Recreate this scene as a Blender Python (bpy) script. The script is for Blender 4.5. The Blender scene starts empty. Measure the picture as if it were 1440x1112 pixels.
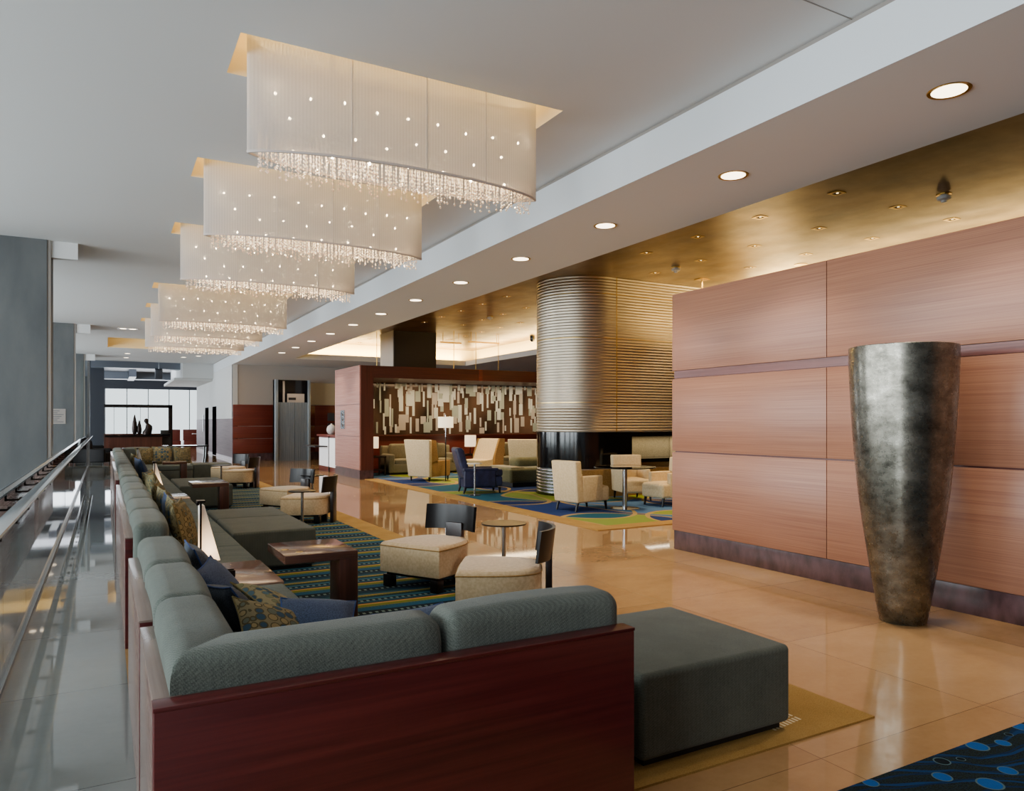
import bpy, math, random
from mathutils import Matrix, Vector, Euler
random.seed(7)
SC = bpy.context.scene
COL = SC.collection
PI = math.pi

# ------------------------------------------------------------------ helpers
def lin(h):
    h = h.lstrip('#')
    c = [int(h[i:i + 2], 16) / 255 for i in (0, 2, 4)]
    return tuple((x / 12.92 if x <= .04045 else ((x + .055) / 1.055) ** 2.4) for x in c) + (1,)

class MB:
    """collects shapes into one mesh"""
    def __init__(s):
        s.v = []; s.f = []; s.mi = []; s.cur = 0
    def add(s, vs, fs):
        b = len(s.v); s.v += [tuple(p) for p in vs]
        for f in fs:
            s.f.append(tuple(b + i for i in f)); s.mi.append(s.cur)
        return s
    def merge(s, o, M=None):
        vs = [tuple(M @ Vector(p)) for p in o.v] if M is not None else o.v
        b = len(s.v); s.v += vs
        s.f += [tuple(b + i for i in f) for f in o.f]; s.mi += o.mi
        return s
    def xf(s, M):
        s.v = [tuple(M @ Vector(p)) for p in s.v]; return s
    def box(s, x0, x1, y0, y1, z0, z1, r=0, seg=2, div=(1, 1, 1), fn=None):
        if x1 < x0: x0, x1 = x1, x0
        if y1 < y0: y0, y1 = y1, y0
        if z1 < z0: z0, z1 = z1, z0
        if r <= 0 and fn is None:
            vs = [(x, y, z) for x in (x0, x1) for y in (y0, y1) for z in (z0, z1)]
            return s.add(vs, [(0, 1, 3, 2), (4, 6, 7, 5), (0, 4, 5, 1), (2, 3, 7, 6), (0, 2, 6, 4), (1, 5, 7, 3)])
        c = ((x0 + x1) / 2, (y0 + y1) / 2, (z0 + z1) / 2)
        h = ((x1 - x0) / 2, (y1 - y0) / 2, (z1 - z0) / 2)
        r = max(1e-5, min(r, min(h) * .999))
        ax = []
        for k in range(3):
            e = [-h[k] + r - r * math.tan(PI / 4 * (1 - i / seg)) for i in range(seg + 1)]
            a, b = -h[k] + r, h[k] - r
            mid = [a + (b - a) * i / div[k] for i in range(1, div[k])]
            ax.append(e + mid + [-t for t in reversed(e)])
        idx = {}; vs = []; fs = []
        def vid(i, j, k):
            key = (i, j, k)
            if key not in idx:
                p = (ax[0][i], ax[1][j], ax[2][k])
                q = [max(-h[t] + r, min(h[t] - r, p[t])) for t in range(3)]
                d = [p[t] - q[t] for t in range(3)]
                l = math.sqrt(sum(t * t for t in d))
                if l > 1e-9: p = tuple(q[t] + r * d[t] / l for t in range(3))
                if fn:
                    p = fn(p[0], p[1], p[2], h)
                idx[key] = len(vs); vs.append((p[0] + c[0], p[1] + c[1], p[2] + c[2]))
            return idx[key]
        n = [len(a) for a in ax]
        for j in range(n[1] - 1):
            for k in range(n[2] - 1):
                fs.append((vid(0, j, k), vid(0, j, k + 1), vid(0, j + 1, k + 1), vid(0, j + 1, k)))
                i = n[0] - 1
                fs.append((vid(i, j, k), vid(i, j + 1, k), vid(i, j + 1, k + 1), vid(i, j, k + 1)))
        for i in range(n[0] - 1):
            for k in range(n[2] - 1):
                fs.append((vid(i, 0, k), vid(i + 1, 0, k), vid(i + 1, 0, k + 1), vid(i, 0, k + 1)))
                j = n[1] - 1
                fs.append((vid(i, j, k), vid(i, j, k + 1), vid(i + 1, j, k + 1), vid(i + 1, j, k)))
        for i in range(n[0] - 1):
            for j in range(n[1] - 1):
                fs.append((vid(i, j, 0), vid(i, j + 1, 0), vid(i + 1, j + 1, 0), vid(i + 1, j, 0)))
                k = n[2] - 1
                fs.append((vid(i, j, k), vid(i + 1, j, k), vid(i + 1, j + 1, k), vid(i, j + 1, k)))
        return s.add(vs, fs)
    def quad(s, a, b, c, d):
        return s.add([a, b, c, d], [(0, 1, 2, 3)])
    def cyl(s, p0, p1, r0, r1=None, n=16, caps=True):
        if r1 is None: r1 = r0
        p0, p1 = Vector(p0), Vector(p1); d = (p1 - p0).normalized()
        u = d.orthogonal().normalized(); w = d.cross(u)
        vs = []
        for p, r in ((p0, r0), (p1, r1)):
            for i in range(n):
                a = 2 * PI * i / n
                vs.append(p + u * math.cos(a) * r + w * math.sin(a) * r)
        fs = [(i, (i + 1) % n, n + (i + 1) % n, n + i) for i in range(n)]
        if caps: fs += [tuple(range(n - 1, -1, -1)), tuple(range(n, 2 * n))]
        return s.add(vs, fs)
    def tube(s, pts, r, n=8, closed=False):
        P = [Vector(p) for p in pts]; m = len(P); rings = []
        up = Vector((0, 0, 1))
        for i, p in enumerate(P):
            if closed: t = (P[(i + 1) % m] - P[i - 1]).normalized()
            else: t = (P[min(i + 1, m - 1)] - P[max(i - 1, 0)]).normalized()
            u = t.cross(up)
            if u.length < 1e-3: u = t.cross(Vector((1, 0, 0)))
            u.normalize(); w = u.cross(t)
            rings.append([p + (u * math.cos(2 * PI * k / n) + w * math.sin(2 * PI * k / n)) * r for k in range(n)])
        return s.loft(rings, True, closed, not closed)
    def loft(s, rings, wrap=True, closed=False, caps=True):
        n = len(rings[0]); m = len(rings); vs = [p for R in rings for p in R]; fs = []
        for i in range(m if closed else m - 1):
            j = (i + 1) % m
            for k in range(n if wrap else n - 1):
                l = (k + 1) % n
                fs.append((i * n + k, i * n + l, j * n + l, j * n + k))
        if caps and wrap:
            fs.append(tuple(range(n - 1, -1, -1))); fs.append(tuple((m - 1) * n + k for k in range(n)))
        return s.add(vs, fs)
    def lathe(s, prof, n=32, c=(0, 0, 0), caps=True):
        return s.loft([[(c[0] + r * math.cos(2 * PI * k / n), c[1] + r * math.sin(2 * PI * k / n), c[2] + z) for k in range(n)] for r, z in prof], True, False, caps)
    def ext(s, poly, axis, a, b):
        def P(p, t):
            return {'x': (t, p[0], p[1]), 'y': (p[0], t, p[1]), 'z': (p[0], p[1], t)}[axis]
        return s.loft([[P(p, a) for p in poly], [P(p, b) for p in poly]])
    def build(s, name, mat, parent=None, W=False, sharp=35):
        me = bpy.data.meshes.new(name)
        vs = s.v
        if W and parent is not None:
            M = parent.matrix_basis.inverted(); vs = [tuple(M @ Vector(p)) for p in vs]
        me.from_pydata(vs, [], s.f); me.validate()
        for m in (mat if isinstance(mat, (list, tuple)) else [mat]): me.materials.append(m)
        if len(me.materials) > 1 and len(s.mi) == len(me.polygons):
            me.polygons.foreach_set('material_index', s.mi)
        import bmesh
        bm = bmesh.new(); bm.from_mesh(me)
        bmesh.ops.recalc_face_normals(bm, faces=bm.faces); bm.to_mesh(me); bm.free()
        me.polygons.foreach_set('use_smooth', [True] * len(me.polygons))
        me.set_sharp_from_angle(angle=math.radians(sharp))
        o = bpy.data.objects.new(name, me); COL.objects.link(o)
        if parent is not None: o.parent = parent
        return o

def tag(o, label=None, cat=None, group=None, kind=None):
    if label: o['label'] = label
    if cat: o['category'] = cat
    if group: o['group'] = group
    if kind: o['kind'] = kind
    return o
def thing(name, label, cat, loc=(0, 0, 0), rz=0, group=None, kind=None):
    o = bpy.data.objects.new(name, None); COL.objects.link(o)
    o.location = loc; o.rotation_euler = (0, 0, rz); o.empty_display_size = .1
    o.matrix_basis = Matrix.Translation(loc) @ Matrix.Rotation(rz, 4, 'Z')
    return tag(o, label, cat, group, kind)
def struct(name, mb, mat, label, cat, parent=None, sharp=35):
    o = mb.build(name, mat, parent, sharp=sharp)
    return tag(o, label, cat, kind='structure') if parent is None else o
def dup(root, label=None, loc=None, rz=None, group=None):
    r = root.copy(); COL.objects.link(r)
    if loc is not None: r.location = loc
    if rz is not None: r.rotation_euler = (0, 0, rz)
    if label: r['label'] = label
    if group: r['group'] = group
    for ch in list(root.children):
        if ch.type == 'LIGHT': continue
        c = ch.copy(); COL.objects.link(c); c.parent = r
        for g in list(ch.children):
            d = g.copy(); COL.objects.link(d); d.parent = c
    return r
ORD = ['first', 'second', 'third', 'fourth', 'fifth', 'sixth', 'seventh', 'eighth', 'ninth', 'tenth', 'eleventh', 'twelfth', 'thirteenth']

# ------------------------------------------------------------------ materials
class X:
    """shader arithmetic on sockets"""
    def __init__(s, nt, k): s.nt = nt; s.k = k
    def m(s, op, b=None, c=None, rev=False):
        n = s.nt.nodes.new('ShaderNodeMath'); n.operation = op
        for i, t in enumerate([b, s, c] if rev else [s, b, c]):
            if t is None: continue
            if isinstance(t, X): s.nt.links.new(t.k, n.inputs[i])
            else: n.inputs[i].default_value = t
        return X(s.nt, n.outputs[0])
    def __add__(s, o): return s.m('ADD', o)
    __radd__ = __add__
    def __sub__(s, o): return s.m('SUBTRACT', o)
    def __rsub__(s, o): return s.m('SUBTRACT', o, rev=True)
    def __mul__(s, o): return s.m('MULTIPLY', o)
    __rmul__ = __mul__
    def __truediv__(s, o): return s.m('DIVIDE', o)
    def fr(s): return s.m('FRACT')
    def fl(s): return s.m('FLOOR')
    def sin(s): return s.m('SINE')
    def abs(s): return s.m('ABSOLUTE')
    def sqrt(s): return s.m('SQRT')
    def lt(s, o): return s.m('LESS_THAN', o)
    def gt(s, o): return s.m('GREATER_THAN', o)
    def mx(s, o): return s.m('MAXIMUM', o)
    def mn(s, o): return s.m('MINIMUM', o)

class Mat:
    def __init__(s, name, color='#808080', rough=.5, metal=0, spec=.5, ior=1.5):
        s.m = bpy.data.materials.new(name); s.m.use_nodes = True
        s.nt = s.m.node_tree; s.b = s.nt.nodes['Principled BSDF']; s.out = s.nt.nodes['Material Output']
        s.set('Base Color', lin(color) if isinstance(color, str) else color)
        s.set('Roughness', rough); s.set('Metallic', metal); s.set('Specular IOR Level', spec); s.set('IOR', ior)
    def set(s, k, v): s.b.inputs[k].default_value = v; return s
    def n(s, t, **kw):
        n = s.nt.nodes.new(t)
        for k, v in kw.items(): setattr(n, k, v)
        return n
    def link(s, a, b): s.nt.links.new(a.k if isinstance(a, X) else a, b)
    def coords(s, kind='Object'):
        t = s.n('ShaderNodeTexCoord'); return t.outputs[kind]
    def xyz(s, vec=None):
        q = s.n('ShaderNodeSeparateXYZ'); s.link(vec if vec is not None else s.coords(), q.inputs[0])
        return [X(s.nt, o) for o in q.outputs]
    def noise(s, scale=(1, 1, 1), size=1, detail=4, rough=.55, vec=None, out='Fac'):
        mp = s.n('ShaderNodeMapping'); mp.inputs['Scale'].default_value = scale
        s.link(vec if vec is not None else s.coords(), mp.inputs[0])
        t = s.n('ShaderNodeTexNoise'); t.inputs['Scale'].default_value = size; t.inputs['Detail'].default_value = detail
        t.inputs['Roughness'].default_value = rough
        s.link(mp.outputs[0], t.inputs[0]); return X(s.nt, t.outputs[out])
    def ramp(s, fac, stops, interp='LINEAR'):
        r = s.n('ShaderNodeValToRGB'); e = r.color_ramp; e.interpolation = interp
        while len(e.elements) < len(stops): e.elements.new(.5)
        for i, (p, c) in enumerate(stops):
            e.elements[i].position = p; e.elements[i].color = lin(c) if isinstance(c, str) else c
        s.link(fac, r.inputs[0]); return r.outputs[0]
    def mix(s, fac, a, b, mode='MIX'):
        n = s.n('ShaderNodeMix', data_type='RGBA', blend_type=mode)
        for v, i in ((fac, 0), (a, 6), (b, 7)):
            if isinstance(v, (int, float)): n.inputs[i].default_value = v
            elif isinstance(v, str): n.inputs[i].default_value = lin(v)
            elif isinstance(v, tuple): n.inputs[i].default_value = v
            else: s.link(v, n.inputs[i])
        return n.outputs[2]
    def color(s, c): s.link(c, s.b.inputs['Base Color']); return s
    def bump(s, h, strength=.2, dist=.01):
        n = s.n('ShaderNodeBump'); n.inputs['Strength'].default_value = strength; n.inputs['Distance'].default_value = dist
        s.link(h, n.inputs['Height']); s.link(n.outputs[0], s.b.inputs['Normal']); return s
    def var(s, c1, c2, scale=(1, 1, 1), size=5, detail=4, lo=.35, hi=.65, kind='Object'):
        f = s.noise(scale, size, detail, vec=s.coords(kind)); s.color(s.ramp(f, [(lo, c1), (hi, c2)])); return s
    def emit(s, c, st):
        s.set('Emission Color', lin(c)); s.set('Emission Strength', st); return s

def plain(name, c, rough=.5, metal=0, spec=.5, **k):
    return Mat(name, c, rough, metal, spec, **k).m
def wood(name, c1, c2, axis='y', rough=.3, fine=60, spec=.5, coat=0):
    m = Mat(name, c1, rough, 0, spec)
    sc = {'x': (.7, fine, fine), 'y': (fine, .7, fine), 'z': (fine, fine, .7)}[axis]
    a = m.noise(sc, 1, 5, .6); sc2 = tuple(t * .12 if t > 1 else .35 for t in sc)
    b = m.noise(sc2, 1, 3)
    m.color(m.ramp(a * .76 + b * .24, [(.36, c1), (.64, c2)]))
    if coat: m.set('Coat Weight', coat); m.set('Coat Roughness', .12)
    return m.m
def fabric(name, c1, c2, size=260, rough=.9, bump=.25, sheen=.15, weave=0):
    m = Mat(name, c1, rough, 0, .2)
    x, y, z = m.xyz()
    w = m.noise((1, 1, 1), size, 2); g = m.noise((1, 1, 1), 6, 3)
    f = w * .8 + g * .2
    if weave:
        k = 2 * PI / weave
        th = ((x + y) * k).sin() * ((z + x * .5 - y * .5) * k).sin() * .5 + ((x + y) * (k * .5)).sin() * .12
        f = f * .8 + th * .11 + .10
    m.color(m.ramp(f, [(.38, c1), (.62, c2)])); m.bump(f, bump, .003)
    m.set('Sheen Weight', sheen); m.set('Sheen Roughness', .5)
    return m.m

M = {}
M['white'] = plain('white_paint', '#d2d4d3', .7)
M['soffit'] = plain('soffit_paint', '#dde2e3', .7)
M['fascia'] = plain('fascia_paint', '#d6dcdf', .6)
M['recess'] = plain('recess_paint', '#efe0b8', .6)
M['beige'] = plain('beige_wall_paint', '#b3aaa0', .6)
M['tan'] = plain('tan_wall_paint', '#d6c69c', .6)
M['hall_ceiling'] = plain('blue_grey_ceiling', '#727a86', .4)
M['dark_wall'] = plain('slate_wall', '#40454e', .35)
g = Mat('gold_leaf_ceiling', '#8d6a3c', .4, .75)
g.var('#735f43', '#9e8660', (1, 1, 1), 1.3, 6); 
g.link(g.noise((1, .4, 1), 3, 4) * .25 + .25, g.b.inputs['Roughness']); M['gold'] = g.m
M['wall_wood'] = wood('sapele_veneer', '#865743', '#a47459', 'y', .38, 120)
M['wall_wood_x'] = wood('sapele_veneer_cross', '#865743', '#a47459', 'x', .38, 120)
M['reveal'] = wood('dark_sapele_reveal', '#57302c', '#744640', 'y', .35, 60)
M['seam'] = plain('seam_shadow', '#2c1a16', .7)
b_ = Mat('burl_plinth', '#4a3336', .3); b_.var('#392729', '#5d4447', (1, 1, .5), 9, 8); M['burl'] = b_.m
M['portal'] = wood('portal_mahogany', '#421a10', '#5e2a1b', 'x', .4, 50)
M['portal_z'] = wood('portal_mahogany_upright', '#421a10', '#5e2a1b', 'z', .4, 50)
M['pink_wood'] = wood('pale_sapele', '#a5756a', '#bd8f82', 'y', .22, 40)
M['red_wood'] = wood('red_sapele', '#5c231a', '#7a3527', 'x', .3, 50)
M['purple_gloss'] = wood('hall_gloss_panel', '#4d3a3e', '#634e50', 'y', .5, 30, .15)
M['sofa_wood'] = wood('sofa_mahogany', '#421112', '#62211f', 'x', .32, 30)
M['sofa_wood_y'] = wood('sofa_side_sheen', '#6e5750', '#85706a', 'y', .2, 30)  # mahogany paled and greyed to imitate gloss seen at a grazing angle
M['ledge'] = wood('sofa_ledge_sheen', '#7f6a60', '#978279', 'y', .22, 30)  # same sofa wood, lightened to imitate light reflected off its top
M['walnut'] = wood('walnut', '#3a211a', '#563227', 'z', .3, 40)
M['walnut_top'] = wood('walnut_top', '#4a3028', '#644338', 'x', .15, 40)
M['espresso'] = plain('espresso_lacquer', '#0d0808', .3, 0, .35)
M['espresso_side'] = wood('espresso_wood', '#1a1010', '#2a1a17', 'z', .3, 40)
M['brass'] = plain('brass', '#d9b45a', .3, 1)
M['sofa'] = fabric('teal_grey_chenille', '#494e49', '#767b73', 420, .9, .3, .1, .013)
def sofa_seat():
    m = Mat('teal_grey_ribbed', '#434b48', .9, 0, .2)
    w = m.noise((1, 1, 1), 240, 2); r = m.noise((.6, 14, 1), 1, 2)
    m.color(m.ramp(w * .75 + r * .25, [(.36, '#49514e'), (.64, '#747d79')])); m.bump(r, .5, .02)
    return m.m
M['seat'] = sofa_seat()
M['ottoman'] = fabric('charcoal_green_chenille', '#41453e', '#676b61', 420, .9, .3, .08, .013)
M['cream'] = fabric('cream_suede', '#c4a77e', '#d3b990', 40, .85, .05, .3)
M['cream2'] = fabric('cream_leather', '#d0b98e', '#dcc79e', 30, .6, .04, .1)
M['mustard'] = fabric('mustard_side', '#8d6a34', '#a07c42', 40, .8, .05)
M['olive'] = fabric('olive_fabric', '#5c5a3c', '#727050', 60, .9, .1)
M['khaki'] = fabric('khaki_fabric', '#8a8062', '#a09677', 60, .9, .1)
n_ = Mat('navy_leather', '#1c2140', .4); n_.var('#171b36', '#252b4e', (1, 1, 1), 8); M['navy'] = n_.m
M['steel'] = plain('brushed_steel', '#a9aeb2', .25, 1)
M['chrome'] = plain('chrome', '#c8ccd0', .12, 1)
M['ink'] = plain('ink_leather', '#09090b', .6, 0, .2)
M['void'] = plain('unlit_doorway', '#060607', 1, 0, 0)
M['door_frame'] = plain('steel_frame', '#a4b2bb', .3, .35)
M['rail'] = plain('satin_rail', '#eaf0f4', .14, .95)
M['dark_metal'] = plain('dark_bronze', '#2a2220', .35, .8)
M['black'] = plain('black_gloss', '#0b0a0a', .12)
M['black_matt'] = plain('black_matt', '#161513', .6)
d_ = Mat('steel_door', '#8d99a2', .3, .35)
d_.link(d_.noise((60, 60, .6), 1, 3) * .25 + .15, d_.b.inputs['Roughness']); M['steel_door'] = d_.m
c_ = Mat('board_concrete', '#6f6f6c', .75)
c_.color(c_.ramp(c_.noise((1, 1, .35), 2.2, 6), [(.3, '#464a4c'), (.7, '#5a5d5d')])); c_.bump(c_.noise((1, 1, 1), 25, 5), .1, .01); M['concrete'] = c_.m
M['concrete_strip'] = plain('column_edge_trim', '#8d8780', .5)
M['lit_panel'] = Mat('backlit_onyx', '#e8eaea', .3).emit('#f4f6fa', .55).m
M['downlight'] = Mat('lamp_diffuser', '#ffffff').emit('#ffe7c4', 7).m
M['spot_on'] = Mat('small_lamp', '#ffffff').emit('#ffdca0', 5).m
b2 = Mat('halogen_bulb', '#ffffff').emit('#ffe0b0', 150); M['bulb'] = b2.m
M['lampshade'] = Mat('lit_linen_shade', '#efe2c8', .8).emit('#ffe6b8', 1.6).m
M['lampshade2'] = Mat('lit_paper_shade', '#efe2d0', .8).emit('#ffdcae', 1.5).m
M['reflection_glow'] = Mat('reflection_glow_panel', '#ffffff').emit('#e8f0ff', 2.5).m  # emission imitating window light reflected in the hall ceiling
M['screen'] = plain('hall_dark_glass', '#101216', .05)
for k in ('downlight', 'spot_on', 'bulb', 'lampshade', 'lampshade2', 'lit_panel'):
    M[k].cycles.emission_sampling = 'NONE'

def marble(name, cols, joint, spec, ior, rough):
    m = Mat(name, cols[0], rough, 0, spec, ior)
    P = m.coords(); x, y, z = m.xyz(P)
    u = (x - 2.98) / 1.365; v = (y - 2.35) / 1.365
    cb = m.n('ShaderNodeCombineXYZ'); m.link(u.fl(), cb.inputs[0]); m.link(v.fl(), cb.inputs[1])
    wn = m.n('ShaderNodeTexWhiteNoise', noise_dimensions='2D'); m.link(cb.outputs[0], wn.inputs['Vector'])
    t = X(m.nt, wn.outputs['Value'])
    nz = m.noise((1.2, 2.0, 1), 1.6, 8, .65)
    sp = m.noise((1, 1, 1), 22, 3)
    f = nz * .55 + t * .3 + sp * .15
    c = m.ramp(f, [(.25, cols[0]), (.5, cols[1]), (.78, cols[2])])
    e = u.fr().mn(1 - u.fr()).mn(v.fr().mn(1 - v.fr()))
    m.color(m.mix(e.lt(.0016), c, joint))
    return m.m
M['floor'] = marble('honey_limestone', ('#8f6b42', '#a98357', '#bb9567'), '#6f5034', .6, 1.6, .045)
M['floor_left'] = marble('grey_limestone', ('#7a7e7c', '#868a88', '#8e9290'), '#3a3c3c', .7, 1.75, .03)

def striped():
    m = Mat('striped_carpet', '#254a60', .95, 0, .1)
    x, y, z = m.xyz(); wob = m.noise((1.3, .6, 1), 1, 2) * .05
    v = (y + wob) / .42
    f = v.fr(); par = v.fl()
    c = m.ramp(f, [(0, '#1c3042'), (.10, '#0f1a22'), (.24, '#16242e'), (.36, '#1d5170'), (.55, '#2b5a66'), (.66, '#6f7424'), (.82, '#8a8230'), (.86, '#b48a55'), (.94, '#101820')], 'CONSTANT')
    c2 = m.ramp(f, [(0, '#20485e'), (.14, '#122431'), (.28, '#2a6078'), (.42, '#16303e'), (.55, '#77792a'), (.64, '#b08a52'), (.69, '#2a5562'), (.84, '#143448')], 'CONSTANT')
    sel = (par * .5).fr().gt(.25)
    c = m.mix(sel, c, c2)
    dash = (x / .055).fr().lt(.45) * (f.gt(.13) * f.lt(.24))
    c = m.mix(dash * .55, c, '#8fa9a4')
    dot = (x / .03).fr().lt(.5) * (f.gt(.56) * f.lt(.64)) * (y / .02).fr().lt(.5)
    c = m.mix(dot * .6, c, '#1c2c30')
    pin = m.noise((1, 1, 1), 220, 2)
    c = m.mix(pin * .35, c, '#0c1014')
    m.color(c); m.bump(pin, .4, .004); return m.m
M['striped'] = striped()
def border():
    m = Mat('gold_border_carpet', '#a0782c', .95, 0, .1)
    w = m.noise((1, 1, 1), 160, 3); g2 = m.noise((1, 1, 1), 3, 2)
    m.color(m.ramp(w * .6 + g2 * .4, [(.3, '#876733'), (.7, '#b08c50')])); m.bump(w, .4, .004); return m.m
M['border'] = border()
def swirl():
    m = Mat('petal_carpet', '#27407a', .95, 0, .1)
    x, y, z = m.xyz()
    # overlapping rings give petal-shaped fields with tan outlines
    sz, RR = 1.9, .66
    wob = m.noise((1, 1, 1), .35, 1)
    u = (x + .55 + (wob - .5) * 1.6) / sz; v = (y * .8 + .95 + x * .18) / sz
    fu, fv, iu, iv = u.fr(), v.fr(), u.fl(), v.fl(); k = None; ln = None
    for i in (0, 1):
        for j in (0, 1):
            p = fu - i; q = fv - j; d = (p * p + q * q).sqrt()
            h = (((iu + i) * 12.9898 + (iv + j) * 78.233).sin() * 43758.5).fr() * .8 + .13
            t = d.lt(RR) * h; e = (d - RR).abs().lt(.017)
            k = t if k is None else k + t; ln = e if ln is None else ln.mx(e)
    c = m.ramp(k.fr(), [(0, '#1d2f60'), (.12, '#4a6ea0'), (.26, '#8a9a36'), (.40, '#1f5266'), (.52, '#22376c'), (.64, '#42698f'), (.76, '#7d8f3c'), (.88, '#1b2c5a')], 'CONSTANT')
    c = m.mix(ln, c, '#a88f5a')
    w = m.noise((1, 1, 1), 140, 2); c = m.mix(w * .25, c, '#0c1014')
    m.color(c); m.bump(w, .3, .004); return m.m
M['swirl'] = swirl()
def blue_rug():
    m = Mat('blue_wave_carpet', '#0c2238', .95, 0, .1)
    x, y, z = m.xyz()
    nz = m.noise((1, 1, 1), 150, 2); big = m.noise((1, 1, 1), 1.3, 2)
    c = m.ramp(nz, [(.4, '#0d1522'), (.52, '#222d20'), (.62, '#142a3e')])
    w = ((y * 2.2 + x * 1.1 + big * 1.6) * 3.0).fr()
    w2 = ((y * 2.2 + x * .7 + big * 1.2) * 4.0 + .4).fr()
    c = m.mix(w.lt(.2), c, '#0c3562'); c = m.mix(w2.lt(.14), c, '#0b2748')
    for cx, cy, r, fill in CIRC:
        d = ((x - cx) * (x - cx) + (y - cy) * (y - cy)).sqrt()
        c = m.mix(d.lt(r), c, '#4d6a72')
        if fill: c = m.mix(d.lt(r * .86), c, '#12549c')
        else: c = m.mix(d.lt(r * .84), c, '#101a20')
    c = m.mix(nz * .3, c, '#05070a'); m.color(c); m.bump(nz, .4, .004); return m.m
CIRC = [(3.74, 2.05, .053, 1), (3.89, 2.01, .037, 1), (4.02, 2.05, .021, 0), (3.43, 2.04, .038, 0), (3.53, 2.01, .021, 0), (3.28, 1.95, .043, 1), (3.6, 1.84, .042, 1), (3.4, 1.81, .056, 1), (2.95, 2.07, .036, 1), (4.18, 2.07, .05, 1), (3.05, 1.7, .05, 1), (3.9, 1.7, .05, 1), (4.5, 1.9, .04, 1), (2.7, 1.85, .05, 1)]
M['blue_rug'] = blue_rug()

def patt(name, base, spots, ring, scale, kind):
    m = Mat(name, base, .9, 0, .2)
    vec = m.coords()
    v = m.n('ShaderNodeTexVoronoi', feature='F1'); v.inputs['Scale'].default_value = scale; m.link(vec, v.inputs['Vector'])
    v.inputs['Randomness'].default_value = .35 if kind == 'dots' else 1
    d = X(m.nt, v.outputs['Distance']); sep = m.n('ShaderNodeSeparateColor'); m.link(v.outputs['Color'], sep.inputs[0])
    rnd = X(m.nt, sep.outputs[0])
    cc = m.ramp(rnd, [(0, spots[0]), (.34, spots[1]), (.67, spots[2])], 'CONSTANT')
    c = m.mix(d.lt(.46 if kind == 'dots' else .8), base, cc)
    c = m.mix((d - (.46 if kind == 'dots' else .6)).abs().lt(.05), c, ring)
    w = m.noise((1, 1, 1), 200, 2); c = m.mix(w * .3, c, '#14181a'); m.color(c); m.bump(w, .2, .003); return m.m
M['p_dots'] = patt('dotted_cushion_cloth', '#a0946f', ('#3c5564', '#82835f', '#587480'), '#7a7152', 18, 'dots')
M['p_leaf'] = patt('patchwork_cushion_cloth', '#8d8160', ('#3a5568', '#a08c60', '#6a7060'), '#5a5238', 15, 'dots')
M['p_tan'] = patt('tan_spot_cushion_cloth', '#8a7c58', ('#9a8a60', '#6f6648', '#5f6c62'), '#4c4128', 22, 'dots')
M['p_blue'] = fabric('denim_blue_cushion_cloth', '#2b3853', '#475877', 120, .85, .1)
M['p_grey'] = fabric('slate_cushion_cloth', '#343b47', '#525b68', 120, .85, .1)
M['p_pipe'] = fabric('blue_cushion_piping', '#2a4478', '#35528c', 80)
M['p_pipe2'] = fabric('olive_cushion_piping', '#6a5f3a', '#7d7148', 80)

def glassy(name, tint, gloss=1.0, ior=1.45, rough=.0, extra=0.0):
    m = bpy.data.materials.new(name); m.use_nodes = True; nt = m.node_tree; nt.nodes.clear()
    o = nt.nodes.new('ShaderNodeOutputMaterial'); mx = nt.nodes.new('ShaderNodeMixShader')
    t = nt.nodes.new('ShaderNodeBsdfTransparent'); t.inputs[0].default_value = tint
    g_ = nt.nodes.new('ShaderNodeBsdfGlossy'); g_.inputs['Roughness'].default_value = rough; g_.inputs[0].default_value = (gloss, gloss, gloss, 1)
    f = nt.nodes.new('ShaderNodeFresnel'); f.inputs[0].default_value = ior
    a = nt.nodes.new('ShaderNodeMath'); a.operation = 'ADD'; a.inputs[1].default_value = extra; a.use_clamp = True
    nt.links.new(f.outputs[0], a.inputs[0]); nt.links.new(a.outputs[0], mx.inputs[0])
    nt.links.new(t.outputs[0], mx.inputs[1]); nt.links.new(g_.outputs[0], mx.inputs[2]); nt.links.new(mx.outputs[0], o.inputs[0])
    return m
M['glass'] = glassy('clear_glass', (.93, .96, .95, 1))
M['table_glass'] = glassy('smoked_glass', (.25, .25, .25, 1), 1, 1.5)
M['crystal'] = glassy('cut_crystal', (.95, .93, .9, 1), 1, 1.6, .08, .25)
def crystal_glow(m):  # warm glow added to the beads in place of refracted bulb light
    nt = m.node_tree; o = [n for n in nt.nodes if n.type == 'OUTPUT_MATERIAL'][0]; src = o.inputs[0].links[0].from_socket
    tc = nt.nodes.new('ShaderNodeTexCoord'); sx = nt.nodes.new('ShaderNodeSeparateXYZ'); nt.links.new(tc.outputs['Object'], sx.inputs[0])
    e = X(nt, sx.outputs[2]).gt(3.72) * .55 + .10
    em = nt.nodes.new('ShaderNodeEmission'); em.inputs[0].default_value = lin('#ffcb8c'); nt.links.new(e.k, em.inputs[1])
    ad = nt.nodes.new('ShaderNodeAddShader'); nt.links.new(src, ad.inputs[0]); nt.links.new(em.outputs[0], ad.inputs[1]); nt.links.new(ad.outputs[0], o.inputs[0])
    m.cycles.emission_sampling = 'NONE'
crystal_glow(M['crystal'])
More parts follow.
